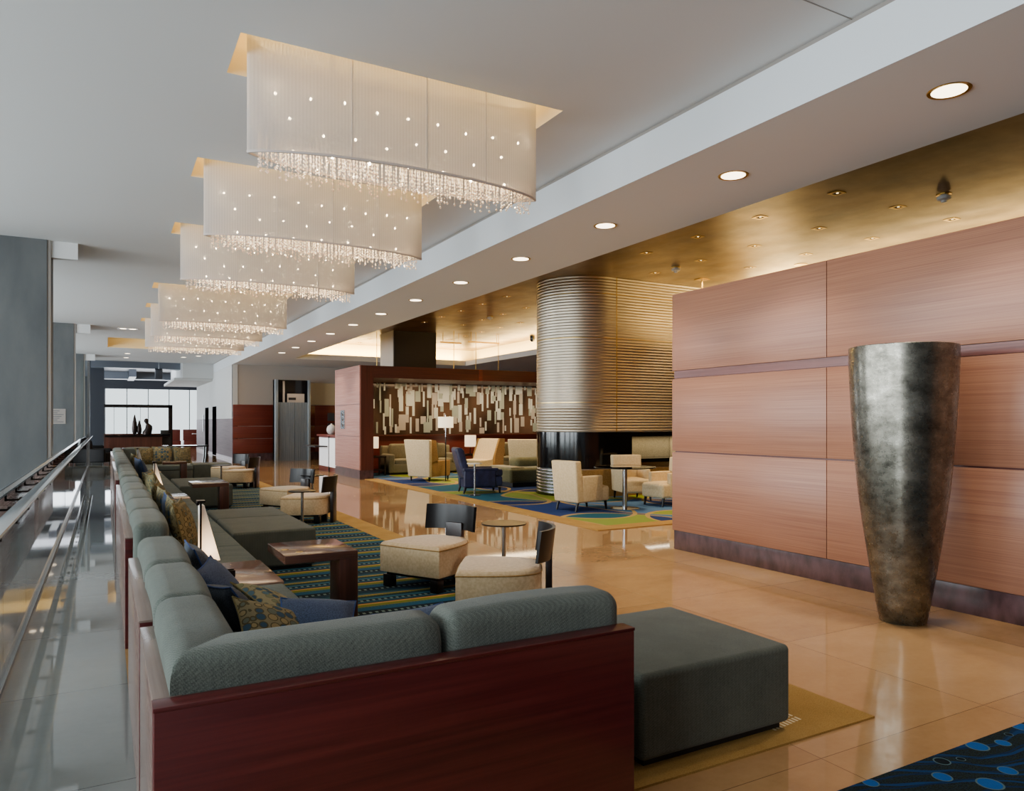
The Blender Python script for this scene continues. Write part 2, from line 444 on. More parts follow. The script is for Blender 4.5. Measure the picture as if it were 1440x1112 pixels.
def shade_mat():
    m = bpy.data.materials.new('string_shade'); m.use_nodes = True; nt = m.node_tree; nt.nodes.clear()
    o = nt.nodes.new('ShaderNodeOutputMaterial')
    df = nt.nodes.new('ShaderNodeBsdfDiffuse'); tl = nt.nodes.new('ShaderNodeBsdfTranslucent'); tr = nt.nodes.new('ShaderNodeBsdfTransparent')
    df.inputs[0].default_value = (.54, .54, .535, 1); tl.inputs[0].default_value = (.62, .60, .57, 1)
    a = nt.nodes.new('ShaderNodeMixShader'); a.inputs[0].default_value = .42
    nt.links.new(df.outputs[0], a.inputs[1]); nt.links.new(tl.outputs[0], a.inputs[2])
    tc = nt.nodes.new('ShaderNodeTexCoord'); sx = nt.nodes.new('ShaderNodeSeparateXYZ'); nt.links.new(tc.outputs['Object'], sx.inputs[0])
    x = X(nt, sx.outputs[0]); st = (x * 38).fr(); st = (st - .5).abs() * 2.0
    fac = st * .17 + .02
    b = nt.nodes.new('ShaderNodeMixShader'); nt.links.new(fac.k, b.inputs[0])
    nt.links.new(a.outputs[0], b.inputs[1]); nt.links.new(tr.outputs[0], b.inputs[2]); nt.links.new(b.outputs[0], o.inputs[0])
    return m
M['shade'] = shade_mat()
M['shade_seam'] = plain('shade_seam_tape', '#bdb9b5', .8)
M['shade_rim'] = plain('shade_rim_band', '#c4bab2', .6)
def lamp_paper():
    m = bpy.data.materials.new('lamp_paper'); m.use_nodes = True; nt = m.node_tree; b = nt.nodes['Principled BSDF']
    b.inputs['Base Color'].default_value = (.8, .74, .7, 1); b.inputs['Roughness'].default_value = .8
    tc = nt.nodes.new('ShaderNodeTexCoord'); sx = nt.nodes.new('ShaderNodeSeparateXYZ'); nt.links.new(tc.outputs['Object'], sx.inputs[0])
    x, z = X(nt, sx.outputs[0]), X(nt, sx.outputs[2])
    d = ((x - .07) * (x - .07) * 1.2 + (z - .17) * (z - .17)).sqrt()
    e = (1 - d / .33).mx(0); e = e * e * 4.2 + .14
    b.inputs['Emission Color'].default_value = lin('#ffd3a0'); nt.links.new(e.k, b.inputs['Emission Strength'])
    m.cycles.emission_sampling = 'NONE'
    return m
M['lamp_paper'] = lamp_paper()
v_ = Mat('antique_pewter', '#6a665c', .25, .9)
v_.color(v_.ramp(v_.noise((1, 1, 1.6), 5, 9, .75), [(.35, '#4c4a42'), (.55, '#7a776c'), (.7, '#98958a')]))
v_.link(v_.noise((1, 1, 1), 14, 8, .7) * .32 + .12, v_.b.inputs['Roughness']); M['pewter'] = v_.m
s_ = Mat('ribbed_aluminium', '#cabfaa', .4, .9); M['ribbed'] = s_.m
M['ceramic'] = plain('white_ceramic', '#d8d4cc', .4)

# ------------------------------------------------------------------ setting
ZC, ZS, ZG, XF, XG, XW = 4.446, 4.0, 4.72, 4.62, 6.24, 6.28
mb = MB(); mb.box(.12, 18, -5, 60, -.1, 0)
struct('floor', mb, M['floor'], 'polished honey coloured limestone floor of large square slabs', 'floor')
mb = MB(); mb.box(-9, .12, -5, 60, -.1, 0)
struct('floor_left', mb, M['floor_left'], 'polished grey stone walkway along the glass balustrade', 'floor')

SLOTS = [(5.66, 6.365), (8.55, 9.25), (11.48, 12.19), (16.64, 17.34), (19.61, 20.31), (22.48, 23.18)]
SX0, SX1 = .865, 3.66
mb = MB()
def cq(x0, x1, y0, y1, z=ZC): mb.quad((x0, y0, z), (x1, y0, z), (x1, y1, z), (x0, y1, z))
YE = 38.4
cq(-9, .07, -5, YE); cq(SX1, XF + .06, -5, YE)
y = -5
for a, b in SLOTS:
    cq(.07, SX1, y, a); cq(.07, SX0, a, b); y = b
cq(.07, SX1, y, 28.1); cq(.07, SX1, 31.9, YE)
ceil = struct('ceiling', mb, M['white'], 'smooth pale grey main ceiling with rectangular lit slots', 'ceiling')
mb = MB()
for x0, x1, a, b, t in [(SX0, SX1, a, b, 5.0) for a, b in SLOTS] + [(.07, SX1, 28.1, 31.9, 4.8)]:
    z = ZC
    mb.quad((x0, a, z), (x1, a, z), (x1, a, t), (x0, a, t)); mb.quad((x0, b, z), (x1, b, z), (x1, b, t), (x0, b, t))
    mb.quad((x0, a, z), (x0, b, z), (x0, b, t), (x0, a, t)); mb.quad((x1, a, z), (x1, b, z), (x1, b, t), (x1, a, t))
    mb.quad((x0, a, t), (x1, a, t), (x1, b, t), (x0, b, t))
mb.build('slot_lining', M['recess'], ceil)
mb = MB(); mb.box(-9, 18, -5, 60, 5.3, 5.4); struct('roof_slab', mb, M['white'], 'concealed slab above the ceilings', 'roof')
mb = MB()   # fine joint in the plaster ceiling near the camera
mb.box(3.0, XF, 3.38, 3.388, ZC - .004, ZC + .004)
mb.build('ceiling_joint', M['concrete_strip'], ceil)

mb = MB(); mb.box(XF, XG, -5, 32.3, ZS, 4.9)
soff = struct('ceiling_soffit', mb, M['soffit'], 'long dropped white soffit carrying the row of round downlights', 'ceiling')
mb = MB(); mb.box(XF - .012, XF, -5, 38.4, ZS, ZC - .035); mb.build('fascia', M['fascia'], soff)
mb = MB(); mb.box(XF - .004, XF + .05, -5, 38.4, ZC - .04, ZC + .02); mb.build('shadow_gap', M['concrete_strip'], soff)
mb = MB(); mb.box(XG, 18, 28.3, 32.3, ZS, 4.2); mb.box(13.4, 18, 10, 28.3, ZS, 4.2); mb.box(XF, XG, 32.3, 38.4, ZS, 4.9)
mb.build('far_soffit', M['soffit'], soff)
mb = MB(); mb.box(XG, 18, -5, 29.2, ZG, ZG + .05)
goldc = struct('ceiling_gold', mb, M['gold'], 'bronze gold leaf tray ceiling over the lounge', 'ceiling')
mb = MB(); mb.box(XG, 14.2, 29.0, 29.1, 4.2, ZG); mb.box(14.1, 14.2, 10, 29.0, 4.2, ZG)
mb.build('cove_wall', M['tan'], goldc)

# wood volume on the right
wr = thing('wall_right', 'reddish brown wood panelled partition in three tiers at the right', 'wall', (XW, 7.17, 0), kind='structure')
ys = [7.17, 4.889, 2.6, .31, -1.98, -4.3]
for (z0, z1) in ((.24, 1.222), (1.238, 2.144), (2.246, 3.21)):
    for a, b in zip(ys, ys[1:]):
        mb = MB(); mb.box(XW, XW + .04, b + .004, a - .004, z0, z1, .003, 1)
        mb.build('wood_panel', M['wall_wood'], wr, W=True)
    mb = MB(); mb.box(XW + .04, 10.2, 7.13, 7.17, z0, z1, .003, 1); mb.build('wood_panel', M['wall_wood_x'], wr, W=True)
mb = MB(); mb.box(XW + .03, 10.2, -4.4, 7.14, .0, 3.19); mb.build('wall_core', M['reveal'], wr, W=True)
mb = MB(); mb.box(XW + .006, XW + .03, -4.4, 7.135, 2.15, 2.24); mb.build('reveal_band', M['reveal'], wr, W=True)
mb = MB(); mb.box(XW + .012, 10.15, -4.4, 7.145, .0, .235, .002, 1); mb.build('plinth', M['burl'], wr, W=True)

# back wall and left glazed wall (behind the columns)
mb = MB(); mb.box(-9, 18, -5.1, -5, 0, 5.3)
struct('wall_back', mb, M['dark_wall'], 'plain wall closing the lobby behind the camera', 'wall')
mb = MB(); mb.box(17.9, 18, -5, 60, 0, 5.3)
struct('wall_far_right', mb, M['portal'], 'dark wood wall at the far right behind the lounge', 'wall')
wl = thing('wall_left', 'full height glazed facade beyond the concrete columns', 'wall', (-9, 0, 0), kind='structure')
for k in range(14):
    yy = -5 + k * 4.6
    mb = MB(); mb.box(-9.1, -8.9, yy - .45, yy + .45, 0, 4.446); mb.build('pier', M['concrete'], wl, W=True)
mb = MB(); mb.box(-9.1, -8.9, -5, 60, 0, .35); mb.box(-9.1, -8.9, -5, 60, 2.0, 2.12); mb.box(-9.1, -8.9, -5, 60, 4.1, 4.446); mb.build('transom', M['dark_wall'], wl, W=True)

# concrete columns on the left with ceiling boxes
for i, yy in enumerate((13.55, 24.7, 35.5)):
    L = ['nearest broad grey concrete column at the left edge', 'middle grey concrete column carrying a small notice', 'farthest slim looking concrete column on the left']
    mb = MB(); mb.box(-3.4, -.80, yy, yy + 1.6, 0, ZC)
    o = struct('concrete_column', mb, M['concrete'], L[i], 'column')
    mb = MB(); mb.box(-.80, -.75, yy + .02, yy + .12, 0, ZC); mb.build('edge_trim', M['concrete_strip'], o)
    mb = MB(); mb.box(-.80, -.385, yy + .06, yy + .14, ZC - .26, ZC); mb.build('ceiling_box', M['white'], o)
t = thing('notice_plate', 'small faint notice with lines of lettering on the middle concrete column', 'sign', (-1.2, 24.69, 1.6))
mb = MB(); mb.box(-1.40, -1.0, 24.685, 24.70, 1.55, 1.98); mb.build('plate', M['concrete_strip'], t, W=True)
mb = MB()
for k in range(7): mb.box(-1.37, -1.05 - .05 * ((k * 3) % 4), 24.68, 24.685, 1.60 + k * .052, 1.615 + k * .052)
mb.build('lettering', M['dark_wall'], t, W=True)

# ------------------------------------------------------------------ far hall
mb = MB(); mb.box(-9, 18, YE, 60, 4.55, 4.62)
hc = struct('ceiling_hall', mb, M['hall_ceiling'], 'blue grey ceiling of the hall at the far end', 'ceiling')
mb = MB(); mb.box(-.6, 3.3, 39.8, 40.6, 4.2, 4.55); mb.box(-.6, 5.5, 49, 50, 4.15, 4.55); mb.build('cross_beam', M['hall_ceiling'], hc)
mb = MB(); mb.box(-9, XF, YE, YE + .15, ZC - .02, 4.62); mb.build('ceiling_edge', M['white'], hc)
mb = MB(); mb.box(0, 3.4, 42.5, 45.5, 4.52, 4.56); mb.build('reflection_glow', M['reflection_glow'], hc)  # added glowing panel, stands in for windows mirrored in the glossy ceiling
mb = MB(); mb.box(1.15, 1.5, 45.6, 50, 4.1, 4.5); mb.build('ceiling_fin', M['dark_wall'], hc)
mb = MB(); mb.box(3.25, XF, 38.6, 46, 3.72, 4.55); mb.box(2.9, XF, 38.9, 46, 3.62, 3.74)
mb.build('bulkhead', M['white'], hc)
mb = MB(); mb.box(-.75, -.05, 40.6, 40.9, 0, 4.55)
struct('wall_hall_left', mb, M['dark_wall'], 'dark slate wall panel left of the far windows', 'wall')
wh = thing('wall_hall', 'white upper and glossy panelled hallway wall with two dark door openings', 'wall', (XF, 32, 0), kind='structure')
mb = MB(); mb.box(XF, XF + .2, 32.3, 46, 1.75, 4.55); mb.build('plaster', M['white'], wh, W=True)
mb = MB(); mb.box(XF - .01, XF + .2, 32.3, 46, .12, 1.75); mb.build('gloss_panel', M['purple_gloss'], wh, W=True)
mb = MB(); mb.box(XF - .02, XF + .2, 32.3, 46, 0, .12); mb.build('baseboard', M['reveal'], wh, W=True)
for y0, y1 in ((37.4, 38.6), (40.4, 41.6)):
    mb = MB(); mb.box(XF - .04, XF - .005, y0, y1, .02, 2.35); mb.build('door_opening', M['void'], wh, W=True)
mb = MB(); mb.box(XF - .05, XF - .005, 42.4, 42.5, 1.1, 2.0); mb.build('pull_handle', M['steel'], wh, W=True)
wf = thing('window_1', 'bright floor to ceiling windows with slim mullions at the far end', 'window', (0, 55, 0), kind='structure')
mb = MB()
for k in range(12): mb.box(-.05 + k * 1.27, .0 + k * 1.27, 54.95, 55.05, .1, 3.8)
mb.build('mullion', M['steel'], wf, W=True)
mb = MB(); mb.box(-9, 18, 54.9, 55.1, 3.8, 4.6); mb.build('header', M['dark_wall'], wf, W=True)
mb = MB(); mb.box(-9, -.05, 54.9, 55.1, 0, 3.8); mb.build('side_panel', M['dark_wall'], wf, W=True)
mb = MB(); mb.box(-.05, 18, 55.0, 55.01, .0, 3.8); mb.build('pane', M['glass'], wf, W=True)

# far wall with red panels
fw = thing('wall_far', 'far wall with red wood wainscot below pale plaster', 'wall', (XF, 32.3, 0), kind='structure')
mb = MB(); mb.box(XF, 18, 32.32, 32.5, 0, 4.0); mb.build('plaster', M['beige'], fw, W=True)
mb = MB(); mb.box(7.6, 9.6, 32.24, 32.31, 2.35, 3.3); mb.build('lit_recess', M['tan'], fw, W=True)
xs = [XF, 6.3, 8.0, 9.7, 12, 15, 18]
for z0, z1 in ((.3, .9), (.92, 1.42), (1.44, 2.33)):
    for a, b in zip(xs, xs[1:]):
        mb = MB(); mb.box(a + .004, b - .004, 32.25, 32.32, z0, z1, .004, 1); mb.build('red_panel', M['red_wood'], fw, W=True)
mb = MB(); mb.box(XF, 18, 32.26, 32.32, 0, .29); mb.build('plinth', M['burl'], fw, W=True)
mb = MB(); mb.box(8.55, 8.85, 32.2, 32.24, 1.0, 1.55); mb.box(8.55, 8.85, 32.2, 32.24, 1.65, 2.0); mb.build('dark_picture', M['dark_wall'], fw, W=True)

# steel clad lift door surround
dr = thing('door_1', 'tall brushed steel door surround with dark picture glass above', 'door', (6.8, 31.2, 0), kind='structure')
mb = MB(); mb.box(6.22, 6.9, 31.2, 31.3, 0, 2.42); mb.box(6.91, 7.44, 31.2, 31.3, 0, 2.42); mb.build('steel_leaf', M['steel_door'], dr, W=True)
for a, b in ((6.1, 6.22), (7.44, 7.54)):
    mb = MB(); mb.box(a, b, 31.1, 31.6, 0, 3.36, .01, 1); mb.build('frame', M['door_frame'], dr, W=True)
mb = MB(); mb.box(6.22, 7.44, 31.22, 31.3, 2.42, 3.34); mb.build('glass_panel', M['screen'], dr, W=True)
mb = MB(); mb.box(6.6, 7.3, 31.2, 31.22, 2.42, 2.78); mb.box(6.42, 6.5, 31.2, 31.22, 2.42, 3.3); mb.build('pale_image', M['beige'], dr, W=True)
mb = MB(); mb.box(6.65, 6.95, 31.19, 31.2, 2.52, 2.62); mb.build('dark_image', M['black_matt'], dr, W=True)
mb = MB(); mb.box(6.1, 7.54, 31.3, 31.6, 0, 3.36); mb.build('core', M['steel'], dr, W=True)

# portal and alcove with the glass art
pt = thing('portal_wall', 'wood framed alcove with a patterned glass art wall behind the lounge', 'wall', (6.2, 20, 0), kind='structure')
PX1 = 16.0
mb = MB(); mb.box(6.2, 6.235, 20.0, 22.5, .26, 3.19); mb.build('pale_side', M['pink_wood'], pt, W=True)
for z in (1.19, 2.1):
    mb = MB(); mb.box(6.195, 6.2, 20.0, 22.5, z, z + .014); mb.build('groove', M['reveal'], pt, W=True)
mb = MB(); mb.box(6.205, 6.6, 19.99, 22.5, 0, .25); mb.build('plinth', M['burl'], pt, W=True)
mb = MB(); mb.box(6.235, 6.6, 19.985, 22.5, .25, 3.19); mb.build('upright', M['portal_z'], pt, W=True)
mb = MB(); mb.box(6.6, PX1, 19.985, 22.5, 2.85, 3.19); mb.build('header_beam', M['portal'], pt, W=True)
mb = MB()
for x in (9.9, 13.2): mb.box(x, x + .12, 19.97, 19.985, 2.85, 3.19)
mb.build('bronze_joint', M['red_wood'], pt, W=True)
mb = MB(); mb.box(6.6, PX1, 22.3, 22.5, 0, 1.16); mb.build('wainscot', M['red_wood'], pt, W=True)
mb = MB(); mb.box(6.6, PX1, 22.2, 22.5, 1.16, 1.20); mb.build('wainscot_cap', M['portal'], pt, W=True)
am = Mat('bronze_mirror', '#5a4636', .12, .15); am.var('#2a221c', '#6e5442', (.8, .8, .4), 1.2, 2); M['art'] = am.m
mb = MB(); mb.box(6.6, PX1, 22.32, 22.5, 1.2, 2.85); mb.build('mirror_glass', M['art'], pt, W=True)
fr = [plain('frosted_rect_a', '#d0d2ca', .35), plain('frosted_rect_b', '#a0a69a', .35), plain('frosted_rect_c', '#b5aaa0', .35)]
rng = random.Random(3)
mb = MB(); x = 6.62
while x < PX1 - .3:
    z = 1.2 + rng.random() * .15
    while z < 2.84:
        w = rng.choice((.05, .06, .08, .11, .14, .18, .23)); h = rng.uniform(.16, .62)
        if rng.random() < .66:
            mb.cur = rng.choice((0, 0, 1, 2)); dx = rng.uniform(-.08, .08)
            x0 = max(6.61, x + dx); d0 = 22.313 - rng.random() * .006
            mb.box(x0, x0 + w, d0, 22.32, z, min(2.845, z + h))
        z += h + rng.uniform(-.12, .12)
    x += rng.uniform(.10, .17)
mb.cur = 0
mb.build('frosted_rectangles', fr, pt, W=True)
mb = MB(); mb.box(6.185, 6.2, 21.43, 21.86, 1.40, 1.95); mb.build('control_plate', M['steel'], pt, W=True)
mb = MB()
for k in range(3):
    mb.cyl((6.186, 21.65, 1.52 + k * .16), (6.17, 21.65, 1.52 + k * .16), .05, n=12)
mb.build('button', M['chrome'], pt, W=True)
# dark column above the portal
mb = MB(); mb.box(8.6, 10.15, 23.85, 25.2, 3.0, ZG)
o = struct('dark_column', mb, M['black_matt'], 'black upper column rising from the portal to the gold ceiling', 'column')
mb = MB(); mb.box(8.57, 8.6, 23.86, 25.2, 3.0, ZG); mb.build('pale_side', M['beige'], o)
mb = MB(); mb.box(8.75, 10.0, 23.95, 25.1, 0, 3.0); mb.build('column_shaft', M['black_matt'], o)
for (x, y, lb) in ((8.04, 24, 'thin gold suspension rod left of the black column'), (10.44, 23, 'first thin gold suspension rod right of the black column'), (11.28, 23, 'second thin gold suspension rod right of the black column'), (12.17, 23, 'third thin gold suspension rod right of the black column')):
    mb = MB(); mb.cyl((x, y, 3.1), (x, y, ZG), .012, n=8); tag(mb.build('suspension_rod', M['brass']), lb, 'rod', 'gold rods hanging from the gold ceiling')
for x0, x1, y, lb in ((10.2, 11.0, 23.6, 'left short gold bar hung under the gold ceiling'), (11.0, 12.2, 23.0, 'right long gold bar hung under the gold ceiling')):
    mb = MB(); mb.box(x0, x1, y - .02, y + .02, 4.36, 4.41); mb.cyl((x0 + .1, y, 4.4), (x0 + .1, y, ZG), .01, n=6); mb.cyl((x1 - .1, y, 4.4), (x1 - .1, y, ZG), .01, n=6)
    tag(mb.build('hanging_bar', M['brass']), lb, 'light bar', 'gold bars hanging from the gold ceiling')

# ribbed metal fireplace volume
fp = thing('metal_pillar', 'large rounded ribbed metal fireplace volume with a black band', 'fireplace', (9.42, 13.8, 0), kind='structure')
def plan(off=0, x1=13.6, R=1.0, n=14, y2=15.6):
    cx, cy = 9.42, 13.8; p = [(x1, cy + R + off)] if x1 > 12 else []
    for i in range(2 * n + 1):
        a = PI / 2 + PI * i / (2 * n)
        p.append((cx + (R + off) * math.cos(a), cy + (R + off) * math.sin(a)))
    p.append((x1, cy - R - off)); return p
def ribbed(z0, z1, pitch, amp, x1, per=6):
    mb = MB(); n = int((z1 - z0) / pitch * per); rings = []
    for i in range(n + 1):
        z = z0 + (z1 - z0) * i / n
        o = amp * abs(math.sin(PI * (z - z0) / pitch))
        rings.append([(x, y, z) for x, y in plan(o, x1, n=22)])
    return mb.loft(rings, False, False, False)
ribbed(1.385, ZG, .062, .011, 13.6).build('ribbed_cladding', M['ribbed'], fp, W=True, sharp=50)
mb = MB()
for z in (2.02, 3.4, 4.35):
    mb.loft([[(x, y, z + d) for x, y in plan(.013, 13.6)] for d in (-.006, .006)], False, False, False)
mb.box(9.648, 9.66, 12.784, 12.80, 1.385, ZG); mb.build('cladding_joint', M['brass'], fp, W=True)
ribbed(.03, .6, .07, .022, 9.9, 8).build('ribbed_base', M['steel'], fp, W=True, sharp=50)
mb = MB(); mb.loft([[(x, y, z) for x, y in plan(.025, 9.9)] for z in (.0, .03)], False, False, False); mb.build('base_ring', M['black'], fp, W=True)
mb = MB(); mb.loft([[(x, y, z) for x, y in plan(.01, 10.06, n=22)] for z in (.6, 1.385)], False, False, False); mb.build('black_band', M['black'], fp, W=True, sharp=50)
mb = MB(); mb.box(10.06, 13.6, 12.79, 13.6, 1.29, 1.385); mb.box(10.04, 10.07, 12.79, 13.6, .6, 1.29); mb.build('black_lintel', M['black'], fp, W=True)
mb = MB(); mb.box(10.06, 13.6, 12.7, 13.6, .72, .80); mb.build('hearth_shelf', M['black'], fp, W=True)
mb = MB(); mb.box(10.06, 13.6, 13.5, 13.6, .8, 1.29); mb.build('niche_back', M['tan'], fp, W=True)
mb = MB(); mb.box(10.5, 10.53, 13.44, 13.5, .8, 1.29); mb.box(11.7, 11.73, 13.44, 13.5, .8, 1.29); mb.box(10.53, 11.7, 13.46, 13.5, .8, 1.27); mb.build('glass_screen', M['khaki'], fp, W=True)
mb = MB(); mb.box(8.72, 13.6, 12.74, 13.3, .0, .595); mb.box(9.9, 13.6, 12.82, 13.6, .0, .6); mb.box(9.9, 10.06, 12.82, 13.6, .6, .72); mb.box(10.06, 13.6, 12.82, 13.6, .6, .72); mb.build('bronze_panel', M['mustard'], fp, W=True)
mb = MB(); mb.box(9.42, 13.55, 13.3, 14.75, .02, .7); mb.box(9.42, 13.55, 13.62, 14.75, .7, ZG); mb.build('core', M['black_matt'], fp, W=True)

# ------------------------------------------------------------------ balustrade
gb = thing('glass_balustrade', 'clear glass balustrade with a flat metal handrail on each face', 'balustrade', (-.56, 1.0, 0))
y = 1.0
while y < 30.9:
    y1 = min(y + 1.5, 30.95)
    mb = MB(); mb.box(-.566, -.554, y + .004, y1 - .004, .03, 1.18); mb.build('glass_pane', M['glass'], gb, W=True); y = y1
for x0, nm in ((-.70, 'far'), (-.49, 'near')):
    mb = MB(); mb.box(x0, x0 + .08, 1.0, 30.95, 1.075, 1.095, .004, 1); mb.build('handrail', M['rail'], gb, W=True)
mb = MB(); mb.box(-.59, -.53, 1.0, 30.95, 0, .035, .003, 1); mb.build('base_shoe', M['steel'], gb, W=True)
for k in range(40):
    yy = 1.4 + k * .75
    mb = MB(); mb.box(-.665, -.45, yy - .008, yy + .008, 1.01, 1.024); mb.box(-.668, -.652, yy - .008, yy + .008, 1.01, 1.078); mb.box(-.463, -.447, yy - .008, yy + .008, 1.01, 1.078)
    mb.cyl((-.58, yy, 1.017), (-.54, yy, 1.017), .022, n=10)
    mb.build('rail_bracket', M['dark_metal'], gb, W=True)
gs = thing('glass_end_screen', 'tall clear glass end screen with a slim steel edge where the balustrade stops', 'screen', (-.56, 31, 0))
mb = MB(); mb.box(-.58, -.50, 30.96, 31.04, 0, 3.85); mb.build('edge_post', M['steel'], gs, W=True)
mb = MB(); mb.box(-.79, -.58, 30.99, 31.01, 0, 3.85); mb.build('glass_pane', M['glass'], gs, W=True)

# ------------------------------------------------------------------ rugs
rg = thing('striped_rug', 'long striped blue and olive carpet with a plain gold border under the seating', 'rug', (.22, 2.53, 0))
mb = MB(); mb.box(.22, 3.28, 2.92, 22.75, .0, .010); mb.build('striped_field', M['striped'], rg)
rg.children[0].location = (-.22, -2.53, 0)
mb = MB(); mb.box(3.28, 3.64, 2.53, 23.1, 0, .011); mb.box(.22, 3.28, 2.53, 2.92, 0, .011); mb.box(.22, 3.28, 22.75, 23.1, 0, .011)
mb.build('gold_border', M['border'], rg, W=True)
mb = MB()
for k in range(9):
    for j in range(4 - (k % 2)):
        mb.box(3.02 + k * .028 , 3.034 + k * .028, 2.66 + j * .055 + k * .004, 2.70 + j * .055 + k * .004, .0112, .0118)
mb.build('woven_dashes', M['tan'], rg, W=True)
lg = thing('petal_rug', 'lounge carpet of blue and green petal shapes edged in gold', 'rug', (6.34, 8.85, 0))
mb = MB(); mb.box(6.70, 17, 9.20, 19.97, 0, .010); o = mb.build('petal_field', M['swirl'], lg); o.location = (-6.34, -8.85, 0)
mb = MB(); mb.box(6.34, 17, 8.85, 9.20, 0, .011); mb.box(6.34, 6.70, 9.20, 19.97, 0, .011); mb.build('gold_border', M['border'], lg, W=True)
mb = MB(); mb.box(6.62, 16, 19.99, 22.28, 0, .009); o = mb.build('alcove_field', M['swirl'], lg); o.location = (-6.34, -8.85, 0)
mb = MB(); mb.box(2.3, 6.1, -3, 2.095, 0, .012)
br = mb.build('blue_rug', M['blue_rug']); tag(br, 'dark blue carpet with wavy lines and ringed spots in the near right corner', 'rug')

# ------------------------------------------------------------------ sectional sofa
def seat_fn(crown=.018):
    def f(x, y, z, h):
        if z > 0: z += crown * max(0, 1 - (x / h[0]) ** 2) * max(0, 1 - (y / h[1]) ** 2)
        return (x, y, z)
    return f
def seat(parent, x0, x1, y0, y1, mat='seat'):
    mb = MB(); mb.box(x0 + .002 - (.08 if x0 < .5 else 0), x1, y0 + .004, y1 - .004, .28, .425, .035, 3, (5, 5, 1), seat_fn())
    mb.build('seat_cushion', M[mat], parent, W=True)
def base(parent, x0, x1, y0, y1):
    mb = MB(); mb.box(x0, x1 - .012, y0, y1, .05, .285, .01, 1); mb.build('upholstered_base', M['sofa'], parent, W=True)
    mb = MB(); mb.box(x0 + .05, x1 - .1, y0 + .06, y1 - .06, .0, .05); mb.build('recessed_plinth', M['black_matt'], parent, W=True)
def backc(parent, x0, x1, y0, y1, miter=None, top=.89):
    def f(x, y, z, h):
        # fuller towards the top, softly rounded
        s = (z / h[2] + 1) / 2
        if x1 - x0 < y1 - y0:
            x += .012 * s * (1 - (y / h[1]) ** 2)
            if z > 0: z += .012 * max(0, 1 - (y / h[1]) ** 2)
            if miter and y < 0: y += (x + h[0]) * (-y / h[1]) * miter
        else:
            y += .012 * s * (1 - (x / h[0]) ** 2)
            if z > 0: z += .012 * max(0, 1 - (x / h[0]) ** 2)
            if miter and x < 0: x += (y + h[1]) * (-x / h[0]) * miter
        return (x, y, z)
    mb = MB(); mb.box(x0, x1, y0, y1, .43, top, .066, 5, (4, 6, 3) if x1 - x0 < y1 - y0 else (6, 4, 3), f)
    mb.build('back_cushion', M['sofa'], parent, W=True)
def corner_cushion(parent):
    # one L shaped cushion swept round the corner with a mitre crease
    a0, a1, b0, b1, r = -.115, .115, .43, .893, .066
    prof = []
    for cx, cz, st in ((a1 - r, b1 - r, 0), (a0 + r, b1 - r, 90)):
        for k in range(7):
            a = math.radians(st + 15 * k); prof.append((cx + r * math.cos(a), cz + r * math.sin(a) + (.01 if 20 < st + 15 * k < 160 else 0)))
    prof += [(a0 - .004, .62), (a0 + .02, b0), (a1 - .02, b0), (a1 + .008, .62)]
    zc = (b0 + b1) / 2
    rings = []
    path = [(3.27, 0), (3.262, 0), (3.24, 0)] + [(3.2 - .08 * k, 0) for k in range(7)]
    inset = {0: .72, 1: .9, 2: .975}
    for i, (yy, _) in enumerate(path):
        k = inset.get(i, 1)
        rings.append([(.283 + o * k, yy, zc + (z - zc) * k) for o, z in prof])
    for d in (.012, 0, -.012):   # mitre: inner edge turns at a later point than the outer edge
        sq = 1 if d else .985
        rings.append([(.283 + o + (-d if d < 0 else 0), 2.52 + o + (d if d > 0 else 0), zc + (z - zc) * sq) for o, z in prof])
    path2 = [.50 + .08 * k for k in range(7)] + [1.03, 1.048, 1.056]
    for i, xx in enumerate(path2):
        k = {7: .975, 8: .9, 9: .72}.get(i, 1)
        rings.append([(xx, 2.52 + o * k, zc + (z - zc) * k) for o, z in prof])
    mb = MB(); mb.loft(rings); mb.build('back_cushion', M['sofa'], parent, W=True, sharp=60)
def side_panel(parent, y0, y1):
    mb = MB(); mb.box(.12, .185, y0 + .02, y1, .0, .775, .003, 1); mb.build('side_panel', M['sofa_wood_y'], parent, W=True)
    mb = MB(); mb.box(.119, .20, y0, y1, .775, .785, .002, 1); mb.build('panel_ledge', M['ledge'], parent, W=True)
    mb = MB(); mb.box(.122, .186, y0, y0 + .02, .0, .775, .002, 1); mb.build('end_strip', M['sofa_wood'], parent, W=True)

sa = thing('sectional_sofa', 'nearest corner section of the teal grey sofa with a dark red wood back', 'sofa', (.12, 2.32, 0))
mb = MB(); mb.box(.12, 1.838, 2.32, 2.395, .0, .772, .003, 1); mb.build('back_panel', M['sofa_wood'], sa, W=True)
mb = MB(); mb.box(.118, 1.84, 2.318, 2.398, .772, .785, .002, 1); mb.build('panel_ledge', M['sofa_wood'], sa, W=True)
side_panel(sa, 2.40, 3.27); side_panel(sa, 3.375, 4.963)
base(sa, .20, 1.15, 2.42, 5.53)
mb = MB(); mb.box(1.15, 2.12, 2.70, 3.60, .05, .285, .01, 1); mb.build('upholstered_base', M['sofa'], sa, W=True)
mb = MB(); mb.box(1.15, 1.83, 2.42, 2.70, .05, .43, .01, 1); mb.build('back_support', M['sofa'], sa, W=True)
seat(sa, .48, 1.15, 2.65, 3.62); seat(sa, 1.16, 2.11, 2.65, 3.62)
seat(sa, .48, 1.15, 3.62, 4.60); seat(sa, .48, 1.15, 4.60, 5.53)
corner_cushion(sa); backc(sa, .168, .398, 3.29, 4.12); backc(sa, .168, .398, 4.14, 5.10)
backc(sa, 1.065, 1.85, 2.405, 2.635, None, .905)

